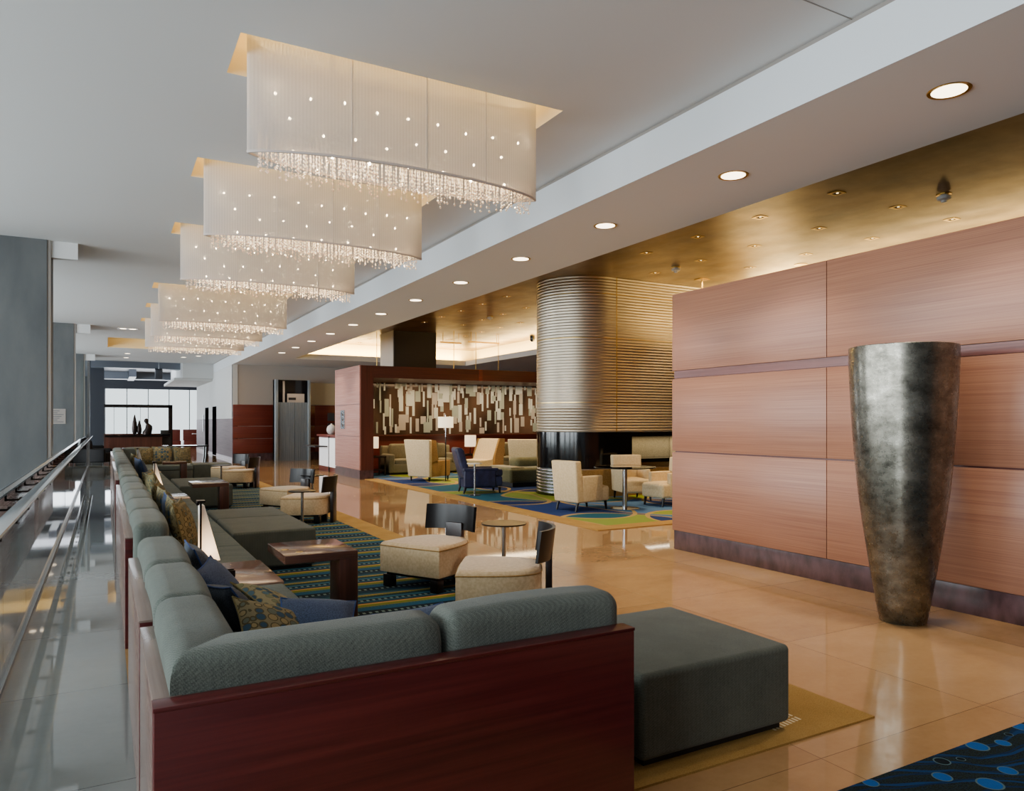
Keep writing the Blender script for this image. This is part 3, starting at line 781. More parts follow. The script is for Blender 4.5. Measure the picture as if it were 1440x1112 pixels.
sb = thing('sectional_sofa', 'middle section of the teal grey sofa between two built in tables', 'sofa', (.12, 5.75, 0))
side_panel(sb, 5.855, 10.85); base(sb, .20, 1.15, 6.53, 12.31)
ys2 = [6.53, 7.42, 8.38, 9.37, 10.37, 11.29, 12.31]
for a, b in zip(ys2, ys2[1:]): seat(sb, .48, 1.15, a, b)
ys3 = [5.76, 6.78, 7.75, 8.75, 9.8, 10.9]
for a, b in zip(ys3, ys3[1:]): backc(sb, .168, .398, a + .01, b - .01)

sc = thing('sectional_sofa', 'farthest section of the teal grey sofa turning the corner by the bar', 'sofa', (.12, 11.2, 0))
side_panel(sc, 11.8, 17.3); side_panel(sc, 17.4, 23.2); base(sc, .20, 1.15, 13.25, 19.08)
base(sc, .20, 1.15, 20.06, 23.15)
mb = MB(); mb.box(.186, 1.84, 23.2, 23.28, .012, .785, .003, 1); mb.build('back_panel', M['sofa_wood'], sc, W=True)
ys4 = [13.27, 14.2, 15.2, 16.15, 17.1, 18.1, 19.07]
for a, b in zip(ys4, ys4[1:]): seat(sc, .48, 1.15, a, b)
for a, b in ((20.07, 21.0), (21.0, 21.9), (21.9, 22.86)): seat(sc, .48, 1.15, a, b)
mb = MB(); mb.box(1.15, 2.10, 21.9, 22.9, .05, .285, .01, 1); mb.build('upholstered_base', M['sofa'], sc, W=True)
seat(sc, 1.16, 2.11, 21.88, 22.86)
ys5 = [11.2, 12.15, 13.1, 14.1, 15.1, 16.1, 17.1, 18.1, 19.0, 19.9]
for a, b in zip(ys5, ys5[1:]): backc(sc, .168, .398, a + .01, b - .01)
for a, b in ((20.5, 21.4), (21.4, 22.3), (22.3, 23.16)): backc(sc, .168, .398, a + .01, b - .01)
backc(sc, .43, 1.13, 22.93, 23.17); backc(sc, 1.15, 1.86, 22.93, 23.17)

# ottomans
def ottoman(label, x0, x1, y0, y1, z1=.446):
    cx, cy = (x0 + x1) / 2, (y0 + y1) / 2
    t = thing('ottoman', label, 'ottoman', (cx, cy, 0), group='teal grey ottomans along the sofa')
    mb = MB(); mb.box(x0, x1, y0, y1, .045, z1, .03, 4, (6, 6, 2), seat_fn(.012)); mb.build('upholstered_block', M['ottoman'], t, W=True)
    mb = MB(); mb.box(x0 + .04, x1 - .04, y0 + .04, y1 - .04, .011, .05); mb.build('recessed_plinth', M['black_matt'], t, W=True)
    return t
ottoman('large square charcoal green ottoman closest to the camera, beside the dark red sofa back', 2.135, 3.115, 2.64, 3.57)
ottoman('charcoal green ottoman against the middle sofa, nearer one of the touching two', 1.165, 2.03, 8.12, 9.42, .44)
ottoman('charcoal green ottoman against the middle sofa, farther one of the touching two', 1.165, 2.03, 9.43, 10.45, .44)
ottoman('charcoal green ottoman behind the second side table on the striped carpet', 1.17, 2.08, 14.5, 16.6, .44)
ottoman('charcoal green ottoman ending the far leg of the sofa', 2.12, 3.10, 21.9, 22.86, .44)

# built in tables
M['inset_top'] = wood('inset_table_top', '#7d6558', '#94796a', 'x', .12, 30, .6)
def inset(label, y0, y1):
    t = thing('inset_table', label, 'table', (.8, (y0 + y1) / 2, 0), group='low tables built in between the sofa seats')
    mb = MB(); mb.box(.51, 1.15, y0 + .008, y1 - .008, .385, .43, .003, 1); mb.build('tabletop', M['inset_top'], t, W=True)
    mb = MB(); mb.box(.55, 1.12, y0 + .03, y1 - .03, .0, .385); mb.build('base', M['walnut'], t, W=True)
inset('low wooden table built into the sofa under the nearest wedge lamp', 5.54, 6.52)
inset('low wooden table built into the sofa under the second wedge lamp', 12.33, 13.23)
inset('low wooden table built into the sofa under the farthest wedge lamp', 19.1, 20.04)

# wedge table lamps
def wedge_lamp(label, x, y, lit=True, rz=0):
    t = thing('wedge_lamp', label, 'lamp', (x, y, .4305), rz, 'tall wedge shaped table lamps on the sofa tables')
    mb = MB(); mb.ext([(0.0, .085), (.15, .085), (.035, .52), (.0, .52)], 'y', -.03, .075)
    mb.build('lamp_shade', M['lamp_paper'] if lit else M['white'], t)
    mb = MB(); mb.box(.0, .014, -.05, -.036, .0, .545); mb.build('stand_post', M['dark_metal'], t)
    mb = MB(); mb.box(-.02, .04, -.05, .03, .545, .56); mb.box(-.02, .0, .0, .02, .52, .545); mb.build('top_bracket', M['dark_metal'], t)
    mb = MB(); mb.box(-.06, .12, -.09, .06, .0, .012, .002, 1); mb.build('foot_plate', M['dark_metal'], t)
    return t
wedge_lamp('nearest lit wedge shaped table lamp with white paper shade on the sofa table', .64, 6.2)
wedge_lamp('second lit wedge shaped table lamp farther along the sofa', .66, 12.72)
wedge_lamp('farthest unlit wedge shaped table lamp at the end of the sofa', .66, 19.5, False)
t = thing('card_holder', 'small dark frame lying on the nearest built in table beside the lamp', 'tray', (.8, 5.92, .4305))
mb = MB(); mb.box(-.06, .06, -.04, -.032, 0, .05); mb.box(-.06, .06, .032, .04, 0, .05); mb.box(-.06, .06, -.04, .04, 0, .006); mb.build('wire_frame', M['dark_metal'], t)

# C shaped side tables
def ctable(label, x0, y0):
    t = thing('side_table', label, 'table', (x0, y0, .0105), group='cantilevered dark wood side tables before the sofa')
    mb = MB(); mb.box(0, .57, 0, .69, .50, .565, .004, 1); mb.build('tabletop', M['walnut_top'], t)
    mb = MB(); mb.box(.425, .57, .0, .30, 0, .50, .004, 1); mb.build('leg', M['walnut'], t)
    for dx, dy in ((.14, .14), (.06, .30)):
        mb = MB(); mb.cyl((dx, dy, .565), (dx, dy, .5665), .028, n=20); mb.build('inlaid_disc', M['brass'], t)
    return t
ctable('nearest cantilevered dark wood side table with two brass discs in its top', 1.2, 5.75)
ctable('second cantilevered dark wood side table by the middle sofa', 1.26, 13.2)
ctable('farthest cantilevered dark wood side table before the corner sofa', 1.28, 20.75)

# slipper chairs
def slipper(label, x, y, rz):
    t = thing('slipper_chair', label, 'chair', (x, y, .0105), rz, 'cream slipper chairs with curved dark wood backs')
    out = []
    for i in range(7): out.append((.34 - .012 * abs(i - 3) / 3, -.36 + .72 * i / 6))
    for i in range(1, 11):
        a = PI / 2 * i / 10
        out.append((.34 - .68 * math.sin(a) ** .9, .36 - .16 * (1 - math.cos(a)) ** 1.3 - .1 * (i / 10) ** 3))
    tail = out[7:]
    out = out + [(px, -py) for px, py in reversed(tail)]
    n = len(out)
    def ring(z, k): return [(p[0] * k, p[1] * k, z) for p in out]
    mb = MB(); mb.loft([ring(.145, .99), ring(.15, 1), ring(.395, 1), ring(.415, .985), ring(.43, .94), ring(.437, .8), ring(.442, .4)])
    mb.build('seat', M['cream'], t)
    mb = MB(); mb.tube([(p[0] * 1.003, p[1] * 1.003, .397) for p in out], .006, 6, True); mb.build('piping', M['mustard'], t)
    mb = MB(); mb.box(-.25, .30, -.30, .30, .115, .145); mb.build('seat_frame', M['espresso'], t)
    for sx, sy in ((.27, .29), (.27, -.29), (-.2, .2), (-.2, -.2)):
        mb = MB(); mb.box(sx - .045, sx + .045, sy - .045, sy + .045, 0, .116, .003, 1); mb.build('leg', M['espresso'], t)
    mb = MB(); R = .46; r2 = []
    for i in range(17):
        a = math.radians(-41 + 82 * i / 16)
        c, s_ = math.cos(a), math.sin(a)
        ox = R - .40
        r2.append([(ox - R * c, R * s_, .49), (ox - (R + .026) * c, (R + .026) * s_, .49), (ox - (R + .026) * c - .03, (R + .026) * s_, .74), (ox - R * c - .03, R * s_, .74)])
    mb.loft(r2); mb.build('backrest', M['espresso'], t)
    mb = MB(); mb.box(-.425, -.372, -.10, .10, 0, .56, .004, 1); mb.build('back_post', M['espresso_side'], t)
    return t
aA = math.atan2(-.48, -.87); aB = math.atan2(.51, -.86)
slipper('cream slipper chair with its dark back upright, left of the nearest round pedestal table', 2.80, 6.72, aA)
slipper('cream slipper chair closest to the camera, seen from its side behind the sofa back', 2.83, 5.32, aB)
slipper('cream slipper chair of the middle pair, farther one with the bluish shining back', 2.84, 13.35, aA)
slipper('cream slipper chair of the middle pair, nearer one showing its dark rear post', 2.84, 11.85, aB)
slipper('cream slipper chair of the farthest pair, farther one', 2.85, 20.3, aA)
slipper('cream slipper chair of the farthest pair, nearer one', 2.88, 18.85, aB)

# small pedestal tables
def pedestal(label, x, y, r=.215, z=.62, top='espresso', group='small round pedestal tables on the striped carpet', gz=.0105):
    t = thing('pedestal_table', label, 'table', (x, y, gz), group=group)
    mb = MB(); mb.cyl((0, 0, z - .014), (0, 0, z), r, n=40); mb.build('tabletop', M[top], t)
    mb = MB(); mb.cyl((0, 0, .02), (0, 0, z - .014), .02, n=14); mb.build('pole', M['steel'], t)
    mb = MB(); mb.lathe([(r * .8, 0), (r * .8, .008), (.03, .02)], 32); mb.build('base', M['steel'], t)
    mb = MB(); mb.cyl((0, 0, z - .022), (0, 0, z - .014), .07, n=20); mb.build('top_plate', M['chrome'], t)
    return t
pedestal('small round dark topped pedestal table between the nearest two slipper chairs', 3.36, 6.24)
pedestal('small round pedestal table standing behind the middle ottomans', 2.44, 9.80 + .75, .19)
pedestal('small round pedestal table between the middle pair of slipper chairs', 3.33, 13.6)
pedestal('small round pale pedestal table before the farthest slipper chairs', 2.29, 17.7)
pedestal('small round pedestal table with a glassy top beside the farthest slipper chair', 3.34, 21.6, .2, .62, 'table_glass')

# scatter cushions
def pillow_mesh(mat, pipe, s=.24, T=.085):
    n = 12; mb = MB()
    def P(i, j, sg):
        u, v = -1 + 2 * i / n, -1 + 2 * j / n
        x = s * u * (1 - .09 * (1 - v * v)); y = s * v * (1 - .09 * (1 - u * u))
        t = T * (max(0, (1 - u * u) * (1 - v * v))) ** .42
        return (x, y, sg * t)
    for sg in (1, -1):
        mb.add([P(i, j, sg) for i in range(n + 1) for j in range(n + 1)],
               [tuple((i * (n + 1) + j, i * (n + 1) + j + 1, (i + 1) * (n + 1) + j + 1, (i + 1) * (n + 1) + j)[::sg]) for i in range(n) for j in range(n)])
    o = mb.build('scatter_cushion', M[mat], sharp=80)
    bd = [P(i, 0, 1) for i in range(n)] + [P(n, j, 1) for j in range(n)] + [P(i, n, 1) for i in range(n, 0, -1)] + [P(0, j, 1) for j in range(n, 0, -1)]
    mb = MB(); mb.tube(bd, .006, 6, True); mb.build('piping', M[pipe], o)
    return o
PIL = {}
for k, m_, p_ in (('blue', 'p_blue', 'p_pipe'), ('grey', 'p_grey', 'p_pipe'), ('dots', 'p_dots', 'p_pipe2'), ('leaf', 'p_leaf', 'p_pipe2'), ('tan', 'p_tan', 'p_pipe2')):
    PIL[k] = [pillow_mesh(m_, p_), False]
def pillow(kind, label, x, y, z, rx, ry, rz, sc=1.0):
    o = PIL[kind][0]
    if PIL[kind][1]: o = dup(o)
    PIL[kind][1] = True
    o.location = (x, y, z); o.rotation_euler = Euler((math.radians(rx), math.radians(ry), math.radians(rz)), 'XYZ'); o.scale = (sc, sc, sc)
    tag(o, label, 'cushion', 'scatter cushions on the sofa')
# ry tilts the pillow face towards +X (leaning on the left back cushions)
pillow('grey', 'slate blue cushion leaning on the near back cushions, closest to the built in table', .55, 5.04, .63, 0, 66, 2, .9)
pillow('blue', 'denim blue cushion slumped against the slate one by the nearest table', .62, 4.72, .58, 8, 52, -16, .88)
pillow('grey', 'slate cushion with a folded corner nearer the sofa corner', .63, 4.30, .555, -8, 52, 12, .86)
pillow('dots', 'spotted gold and teal cushion lying over the denim ones', .86, 4.36, .535, 20, 26, 34, .86)
pillow('leaf', 'patchwork teal and tan cushion low behind the near sofa back', .76, 3.88, .525, 30, 22, 12, .86)
pillow('blue', 'denim blue cushion with bright piping lying on the near seat edge', 1.0, 3.98, .515, 24, 6, -14, .86)
pillow('blue', 'blue cushion mostly hidden behind the near sofa back', 1.40, 3.42, .53, 30, 0, 8, .86)
pillow('tan', 'tan spotted cushion standing at the near end of the middle sofa', .60, 6.98, .675, 0, 76, -12, 1.05)
pillow('leaf', 'patchwork cushion leaning behind the tan spotted one', .585, 7.42, .675, 6, 74, 8)
pillow('blue', 'blue and white cushion tucked among the middle sofa cushions', .59, 7.95, .67, -6, 72, -6)
pillow('leaf', 'patchwork tan cushion halfway along the middle sofa', .585, 8.6, .67, 4, 74, 10)
pillow('tan', 'tan cushion beyond the patchwork ones on the middle sofa', .58, 9.6, .67, 0, 74, -8)
pillow('tan', 'tan cushion at the far end of the middle sofa below the second lamp', .60, 11.2, .665, -5, 70, 6)
pillow('dots', 'spotted cushion on the middle sofa just before the second table', .60, 11.9, .665, 8, 72, -10)
pillow('blue', 'dark blue cushion just beyond the second wedge lamp', .61, 15.6, .665, 0, 72, 8, 1.1)
pillow('leaf', 'olive patterned cushion on the far sofa beside the dark blue one', .60, 16.9, .665, 4, 72, -6)
pillow('tan', 'tan cushion near the farthest wedge lamp', .60, 18.6, .665, 0, 72, 4)
pillow('tan', 'tan cushion in the far corner of the sofa', .95, 22.66, .665, 72, 0, 10)
pillow('leaf', 'wide olive cushion on the far leg of the sofa', 1.38, 22.68, .665, 74, 0, -6, 1.1)
pillow('tan', 'olive tan cushion at the right end of the far sofa back', 1.9, 22.68, .665, 74, 0, 10)

# ------------------------------------------------------------------ vase
vs = MB(); prof = [(.165, 0), (.173, .006), (.2, .162), (.236, .38), (.27, .594), (.301, .81), (.329, 1.026), (.35, 1.24), (.367, 1.458), (.381, 1.68), (.392, 1.89), (.399, 2.06), (.4, 2.17), (.4, 2.2), (.394, 2.205), (.386, 2.2), (.38, 2.0), (.35, 1.5), (.3, 1.0)]
vs.lathe(prof, 64); vt = vs.build('floor_vase', M['pewter'], sharp=50); vt.location = (5.62, 3.66, .001)
tag(vt, 'very tall tapering pewter coloured floor vase before the wood wall', 'vase')

# ------------------------------------------------------------------ lounge furniture
def tub(label, x, y, rz):
    t = thing('tub_chair', label, 'armchair', (x, y, .0105), rz, 'cream leather armchairs around the round table')
    def bf(px, py, pz, h):
        s = (pz / h[2] + 1) / 2
        return (px - .07 * s, py * (1 + .04 * s), pz)
    mb = MB(); mb.box(-.42, -.27, -.31, .31, .16, .90, .03, 3, (1, 3, 3), bf); mb.build('backrest', M['cream2'], t)
    for sy in (-1, 1):
        mb = MB(); mb.box(-.30, .22, sy * .21, sy * .31, .16, .63, .03, 3); mb.build('armrest', M['cream2'], t)
    mb = MB(); mb.box(-.28, .40, -.21, .21, .26, .44, .05, 3, (3, 3, 1), seat_fn(.02)); mb.build('seat', M['cream2'], t)
    mb = MB(); mb.box(.18, .40, -.305, .305, .16, .43, .05, 3); mb.box(-.3, .3, -.25, .25, .165, .28); mb.build('front_rail', M['cream2'], t)
    for sx, sy in ((.33, .25), (.33, -.25), (-.36, .25), (-.36, -.25)):
        mb = MB(); mb.cyl((sx + (.03 if sx > 0 else -.05), sy, 0), (sx, sy, .17), .018, .03, n=10); mb.build('leg', M['espresso'], t)
    return t
tub('cream armchair left of the round glass table, seen from behind', 7.62, 11.12, math.radians(10))
tub('cream armchair behind the round glass table, facing the camera', 9.5, 12.05, math.radians(252))
tub('cream armchair right of the round glass table, half hidden by the wood wall', 9.48, 10.95, math.radians(182))
t = thing('round_table', 'round smoked glass table on a steel pole among the cream armchairs', 'table', (8.36, 10.83, .0105))
mb = MB(); mb.cyl((0, 0, .755), (0, 0, .77), .56, n=56); mb.build('glass_top', M['table_glass'], t)
mb = MB(); mb.lathe([(.562, .753), (.566, .762), (.562, .772), (.55, .762)], 56, caps=False); mb.build('rim', M['black'], t)
mb = MB(); mb.cyl((0, 0, .02), (0, 0, .755), .045, n=20); mb.build('pole', M['steel'], t)
mb = MB(); mb.lathe([(.27, 0), (.27, .012), (.05, .025)], 40); mb.build('base', M['chrome'], t)

def wing(label, x, y, rz, group='tall cream wing chairs in the lounge'):
    t = thing('wing_chair', label, 'armchair', (x, y, .0105), rz, group)
    def bf(px, py, pz, h):
        s = (pz / h[2] + 1) / 2
        return (px - .10 * s, py * (1 + .20 * s), pz)
    mb = MB(); mb.box(-.46, -.34, -.38, .38, .12, 1.12, .025, 3, (1, 3, 4), bf); mb.build('backrest', M['cream2'], t)
    for sy in (-1, 1):
        mb = MB()
        prof = [(-.40, .5), (-.10, .56), (-.18, .8), (-.26, 1.10), (-.46, 1.12)]
        a = [(px, sy * (.36 + .085 * (pz - .12)), pz) for px, pz in prof]; b = [(px, sy * (.30 + .085 * (pz - .12)), pz) for px, pz in prof]
        mb.loft([a, b]); mb.build('wing', M['mustard'], t)
        mb = MB(); mb.box(-.36, .42, sy * .28, sy * .38, .12, .55, .025, 3); mb.build('armrest', M['mustard'], t)
    mb = MB(); mb.box(-.34, .44, -.28, .28, .12, .46, .04, 3, (3, 3, 1), seat_fn(.02)); mb.build('seat', M['cream2'], t)
    for sx, sy in ((.38, .32), (.38, -.32), (-.40, .32), (-.40, -.32)):
        mb = MB(); mb.cyl((sx, sy, 0), (sx, sy, .13), .018, .028, n=10); mb.build('leg', M['espresso'], t)
    return t
wing('tall cream wing chair with its back to the aisle, left of the floor lamp', 7.78, 18.72, math.atan2(.45, .89))
wing('tall cream wing chair with its back to the camera, beside the metal pillar', 10.3, 17.95, math.radians(62))
# low lounge chair, seen from the side
t = thing('slope_chair', 'cream lounge chair with a sloping back and mustard side, by the bright table lamp', 'armchair', (9.75, 19.45, .0105), math.radians(205))
mb = MB(); mb.ext([(-.10, .2), (.55, .2), (.55, .46), (-.02, .50), (-.3, 1.08), (-.44, 1.1), (-.36, .2)], 'y', -.36, .36); mb.build('shell', M['cream2'], t)
for sy in (-1, 1):
    mb = MB(); mb.ext([(-.02, .1), (-.08, .62), (-.30, 1.1), (-.56, 1.1), (-.46, .1)], 'y', sy * .36, sy * .42); mb.build('side_wing', M['mustard'], t)
mb = MB(); mb.box(-.05, .56, -.34, .34, .42, .5, .03, 2); mb.build('seat_cushion', M['cream2'], t)
for sx in (-.36, .46):
    for sy in (-.3, .3):
        mb = MB(); mb.cyl((sx, sy, 0), (sx, sy, .2), .022, n=8); mb.build('leg', M['espresso'], t)

# navy recliner
t = thing('recliner', 'navy leather recliner facing away from the aisle', 'armchair', (7.42, 14.95, .0105), math.radians(-14))
def rf(px, py, pz, h):
    s = (pz / h[2] + 1) / 2
    return (px - .20 * s, py * (1 - .12 * s), pz)
mb = MB(); mb.box(-.42, -.22, -.33, .33, .3, 1.02, .07, 4, (1, 3, 4), rf); mb.build('backrest', M['navy'], t)
for sy in (-1, 1):
    mb = MB(); mb.box(-.42, .30, sy * .26, sy * .37, .14, .54, .03, 3); mb.box(-.44, .36, sy * .25, sy * .38, .50, .57, .025, 3); mb.build('armrest', M['navy'], t)
mb = MB(); mb.box(-.25, .40, -.26, .26, .30, .48, .05, 3, (3, 3, 1), seat_fn(.02)); mb.build('seat', M['navy'], t)
mb = MB(); mb.box(.28, .47, -.34, .34, .38, .54, .045, 3); mb.box(.28, .46, -.34, .34, .16, .375, .03, 3); mb.build('footrest', M['navy'], t)
mb = MB(); mb.box(-.38, .36, -.30, .30, .12, .3); mb.build('frame', M['navy'], t)
for sx, sy in ((.4, .3), (.4, -.3), (-.38, .3), (-.38, -.3)):
    mb = MB(); mb.cyl((sx - (.04 if sx < 0 else 0), sy, 0), (sx, sy, .14), .02, .035, n=10); mb.build('leg', M['espresso'], t)
pedestal('slim steel side table in front of the navy recliner', 7.0, 14.33 , .17, .70, 'ceramic', None)

# floor lamp
t = thing('floor_lamp', 'floor lamp with a bright cream drum shade and black pole', 'lamp', (8.0, 18.15, .0105))
mb = MB(); mb.lathe([(.205, 1.44), (.205, 1.73)], 40, caps=False); mb.lathe([(.2, 1.44), (.2, 1.73)], 40, caps=False); mb.build('lamp_shade', M['lampshade'], t)
mb = MB(); mb.cyl((0, 0, .02), (0, 0, 1.2), .016, n=12); mb.build('pole', M['black'], t)
mb = MB(); mb.cyl((0, 0, 1.2), (0, 0, 1.78), .011, n=12); mb.build('neck', M['chrome'], t)
mb = MB(); mb.lathe([(.15, 0), (.15, .014), (.03, .026)], 32); mb.build('base', M['chrome'], t)

# olive chaise
t = thing('chaise', 'olive green chaise with a rounded bolster behind the navy recliner', 'sofa', (9.75, 16.25, .0105))
mb = MB(); mb.box(-1.15, 1.4, -.62, .62, .10, .46, .08, 4, (5, 3, 1), seat_fn(.01)); mb.build('seat', M['olive'], t)
mb = MB(); mb.box(-1.05, 1.3, -.55, .55, 0, .11); mb.build('plinth', M['black_matt'], t)
mb = MB(); mb.box(-.68, 1.3, -.10, .40, .42, .70, .13, 5); mb.build('bolster', M['olive'], t)
mb = MB(); mb.box(-1.1, -.72, -.56, .55, .44, .485, .02, 2); mb.build('pale_top', M['khaki'], t)

# alcove sofas
def alcove_sofa(label, x, y, w, mat):
    t = thing('alcove_sofa', label, 'sofa', (x, y, .0095), group='low sofas in the alcove under the glass art')
    mb = MB(); mb.box(-w / 2, w / 2, -.45, .45, .06, .32, .03, 2); mb.build('base', M[mat], t)
    mb = MB(); mb.box(-w / 2, w / 2, .22, .46, .3, .86, .06, 3); mb.build('backrest', M[mat], t)
    for s_ in (-1, 1):
        mb = MB(); mb.box(s_ * (w / 2 - .19), s_ * w / 2, -.46, .42, .06, .62, .05, 3); mb.build('armrest', M[mat], t)
    n = 2
    for i in range(n):
        a = -w / 2 + .2 + (w - .4) * i / n; b = -w / 2 + .2 + (w - .4) * (i + 1) / n
        mb = MB(); mb.box(a + .004, b - .004, -.44, .22, .3, .46, .05, 3, (3, 3, 1), seat_fn(.02)); mb.build('seat_cushion', M[mat], t)
        mb = MB(); mb.box(a + .01, b - .01, .06, .24, .45, .92, .07, 3, (3, 1, 3)); mb.build('back_cushion', M[mat], t)
    mb = MB(); mb.box(-w / 2 + .05, w / 2 - .05, -.38, .38, 0, .07); mb.build('plinth', M['black_matt'], t)
    return t
alcove_sofa('khaki sofa in the alcove behind the tall wing chair', 8.6, 21.55, 2.3, 'khaki')
alcove_sofa('khaki sofa in the alcove right of the bright table lamp', 12.0, 21.55, 2.2, 'khaki')
def loose(kind, mat, label, x, y, z, rx, rz, sc):
    o = dup(PIL['tan'][0]); o.location = (x, y, z); o.rotation_euler = Euler((math.radians(rx), 0, math.radians(rz))); o.scale = (sc, sc, sc)
    o.data = o.data.copy(); o.data.materials[0] = M[mat]; tag(o, label, 'cushion', 'loose cushions on the alcove sofas')
loose('tan', 'mustard', 'mustard gold cushion on the alcove sofa between the two lounge chairs', 11.3, 21.35, .70, 76, 4, 1.1)
loose('tan', 'olive', 'dark olive cushion on the alcove sofa behind the floor lamp', 8.9, 21.35, .70, 76, -4, 1.1)

def lamp_stand(label, x, y, z, lab2, w=.30, h=.36, square=False):
    t = thing('table_lamp', label, 'lamp', (x, y, z), group='small table lamps in the alcove')
    mb = MB()
    if square: mb.box(-w / 2, w / 2, -w / 2, w / 2, .24, .24 + h, .004, 1)
    else: mb.lathe([(w / 2, .24), (w / 2, .24 + h)], 32)
    mb.build('lamp_shade', M['lampshade2'], t)
    mb = MB(); mb.cyl((0, 0, .015), (0, 0, .24), .015, n=10); mb.build('stem', M['dark_metal'], t)
    mb = MB(); mb.lathe([(.09, 0), (.09, .015)], 24); mb.build('base', M['dark_metal'], t)
def end_table(label, x, y):
    t = thing('end_table', label, 'table', (x, y, .0095), group='dark end tables in the alcove')
    mb = MB(); mb.box(-.3, .3, -.3, .3, .53, .57); mb.build('tabletop', M['espresso'], t)
    mb = MB(); mb.box(-.28, .28, -.28, .28, .15, .17); mb.build('shelf', M['espresso_side'], t)
    for sx in (-1, 1):
        for sy in (-1, 1):
            mb = MB(); mb.box(sx * .27 - .02, sx * .27 + .02, sy * .27 - .02, sy * .27 + .02, 0, .53); mb.build('leg', M['espresso_side'], t)
end_table('dark end table with a shelf beside the wooden pier', 7.03, 21.3)
lamp_stand('square shaded table lamp beside the wooden pier', 7.0, 21.25, .58, '', .26, .34, True)
end_table('dark end table under the bright drum table lamp', 10.2, 21.3)
lamp_stand('bright drum shaded table lamp right of the floor lamp', 10.2, 21.2, .58, '', .36, .36)

# reception counter with round vase
t = thing('reception_counter', 'reception counter with glowing white stone front left of the wooden pier', 'counter', (6.8, 23.8, 0), kind='thing')
mb = MB(); mb.box(6.34, 7.3, 22.52, 25.0, .0, 1.14); mb.build('cabinet', M['red_wood'], t, W=True)
for a, b in ((22.56, 23.62), (23.66, 24.86)):
    mb = MB(); mb.box(6.315, 6.34, a, b, .16, 1.09); mb.build('stone_panel', M['lit_panel'], t, W=True)
mb = MB(); mb.box(6.28, 7.3, 22.51, 25.06, 1.14, 1.19); mb.build('worktop', M['red_wood'], t, W=True)
mb = MB(); mb.box(6.3, 6.33, 23.62, 23.66, 0, 1.14); mb.build('divider', M['black_matt'], t, W=True)
mb = MB(); mb.box(5.9, 6.3, 23.75, 25.3, .79, .83); mb.build('side_ledge', M['dark_metal'], t, W=True)
mb = MB(); mb.lathe([(.06, 0), (.12, .04), (.155, .11), (.16, .17), (.13, .26), (.07, .31), (.03, .325), (.025, .36), (.03, .365)], 32)
o = mb.build('round_vase', M['ceramic'], sharp=60); o.location = (6.55, 24.2, 1.191); tag(o, 'round white ceramic vase on the reception counter', 'vase')
mb = MB(); mb.lathe([(.05, 0), (.10, .03), (.11, .04)], 20); o = mb.build('brass_dish', M['brass']); o.location = (6.6, 23.0, 1.191); tag(o, 'small brass dish on the reception counter beside the pier', 'dish')

# ------------------------------------------------------------------ far bar
t = thing('bar_counter', 'dark wood bar counter with a glass top at the far end', 'bar', (1.1, 33, 0))
mb = MB(); mb.box(.12, 2.02, 33.0, 33.7, 0, 1.0); mb.build('front', M['walnut'], t, W=True)
mb = MB(); mb.box(-.02, 2.3, 32.9, 33.8, 1.06, 1.09); mb.build('glass_top', M['table_glass'], t, W=True)
mb = MB(); mb.box(-.02, 2.3, 32.95, 33.75, 1.0, 1.06); mb.build('top_frame', M['dark_metal'], t, W=True)
mb = MB(); mb.box(2.02, 2.36, 33.2, 33.8, 0, 1.12); mb.build('end_cabinet', M['black_matt'], t, W=True)
t = thing('framed_screen', 'dark framed opening standing behind the bar', 'screen', (1.1, 34.4, 0))
mb = MB(); mb.box(-.05, 2.50, 34.35, 34.45, 2.2, 2.33); mb.build('top_rail', M['espresso'], t, W=True)
mb = MB(); mb.box(2.34, 2.50, 34.35, 34.45, 0, 2.33); mb.build('post', M['espresso'], t, W=True)
mb = MB(); mb.box(-.05, 2.34, 34.37, 34.43, 0, 1.12); mb.build('lower_panel', M['walnut'], t, W=True)
mb = MB(); mb.box(.30, .315, 34.39, 34.41, 1.12, 2.2); mb.box(1.27, 1.285, 34.39, 34.41, 1.12, 2.2); mb.build('glazing_bar', M['dark_metal'], t, W=True)
def spire(label, x, h, r):
    mb = MB(); mb.lathe([(r * .55, 0), (r * .9, h * .15), (r, h * .35), (r * .8, h * .6), (r * .4, h * .85), (.008, h)], 20)
    o = mb.build('spire_sculpture', M['dark_metal'], sharp=60); o.location = (x, 33.3, 1.0905); tag(o, label, 'sculpture', 'pointed dark sculptures on the bar')
spire('taller pointed dark sculpture on the bar', 1.03, .82, .10)
spire('shorter pointed dark sculpture on the bar', 1.20, .60, .09)
mb = MB(); mb.loft([[(1.48 + a * math.cos(2 * PI * k / 14) * w + dx, 33.3 + math.sin(2 * PI * k / 14) * w * .8, z) for k in range(14)] for z, w, dx, a in
    ((1.0905, .16, 0, 1), (1.2, .17, .0, 1), (1.32, .14, .06, 1), (1.44, .12, .07, 1), (1.52, .075, .03, 1), (1.56, .06, -.01, 1), (1.62, .085, -.03, 1), (1.70, .08, -.03, 1), (1.75, .03, -.02, 1))])
o = mb.build('bust_sculpture', M['dark_metal'], sharp=70); tag(o, 'rounded seated figure sculpture silhouetted on the bar', 'sculpture')
mb = MB(); mb.box(1.98, 2.26, 33.1, 33.5, 1.0905, 1.27, .01, 1); o = mb.build('till_box', M['black_matt']); tag(o, 'small black till box at the right end of the bar', 'till')

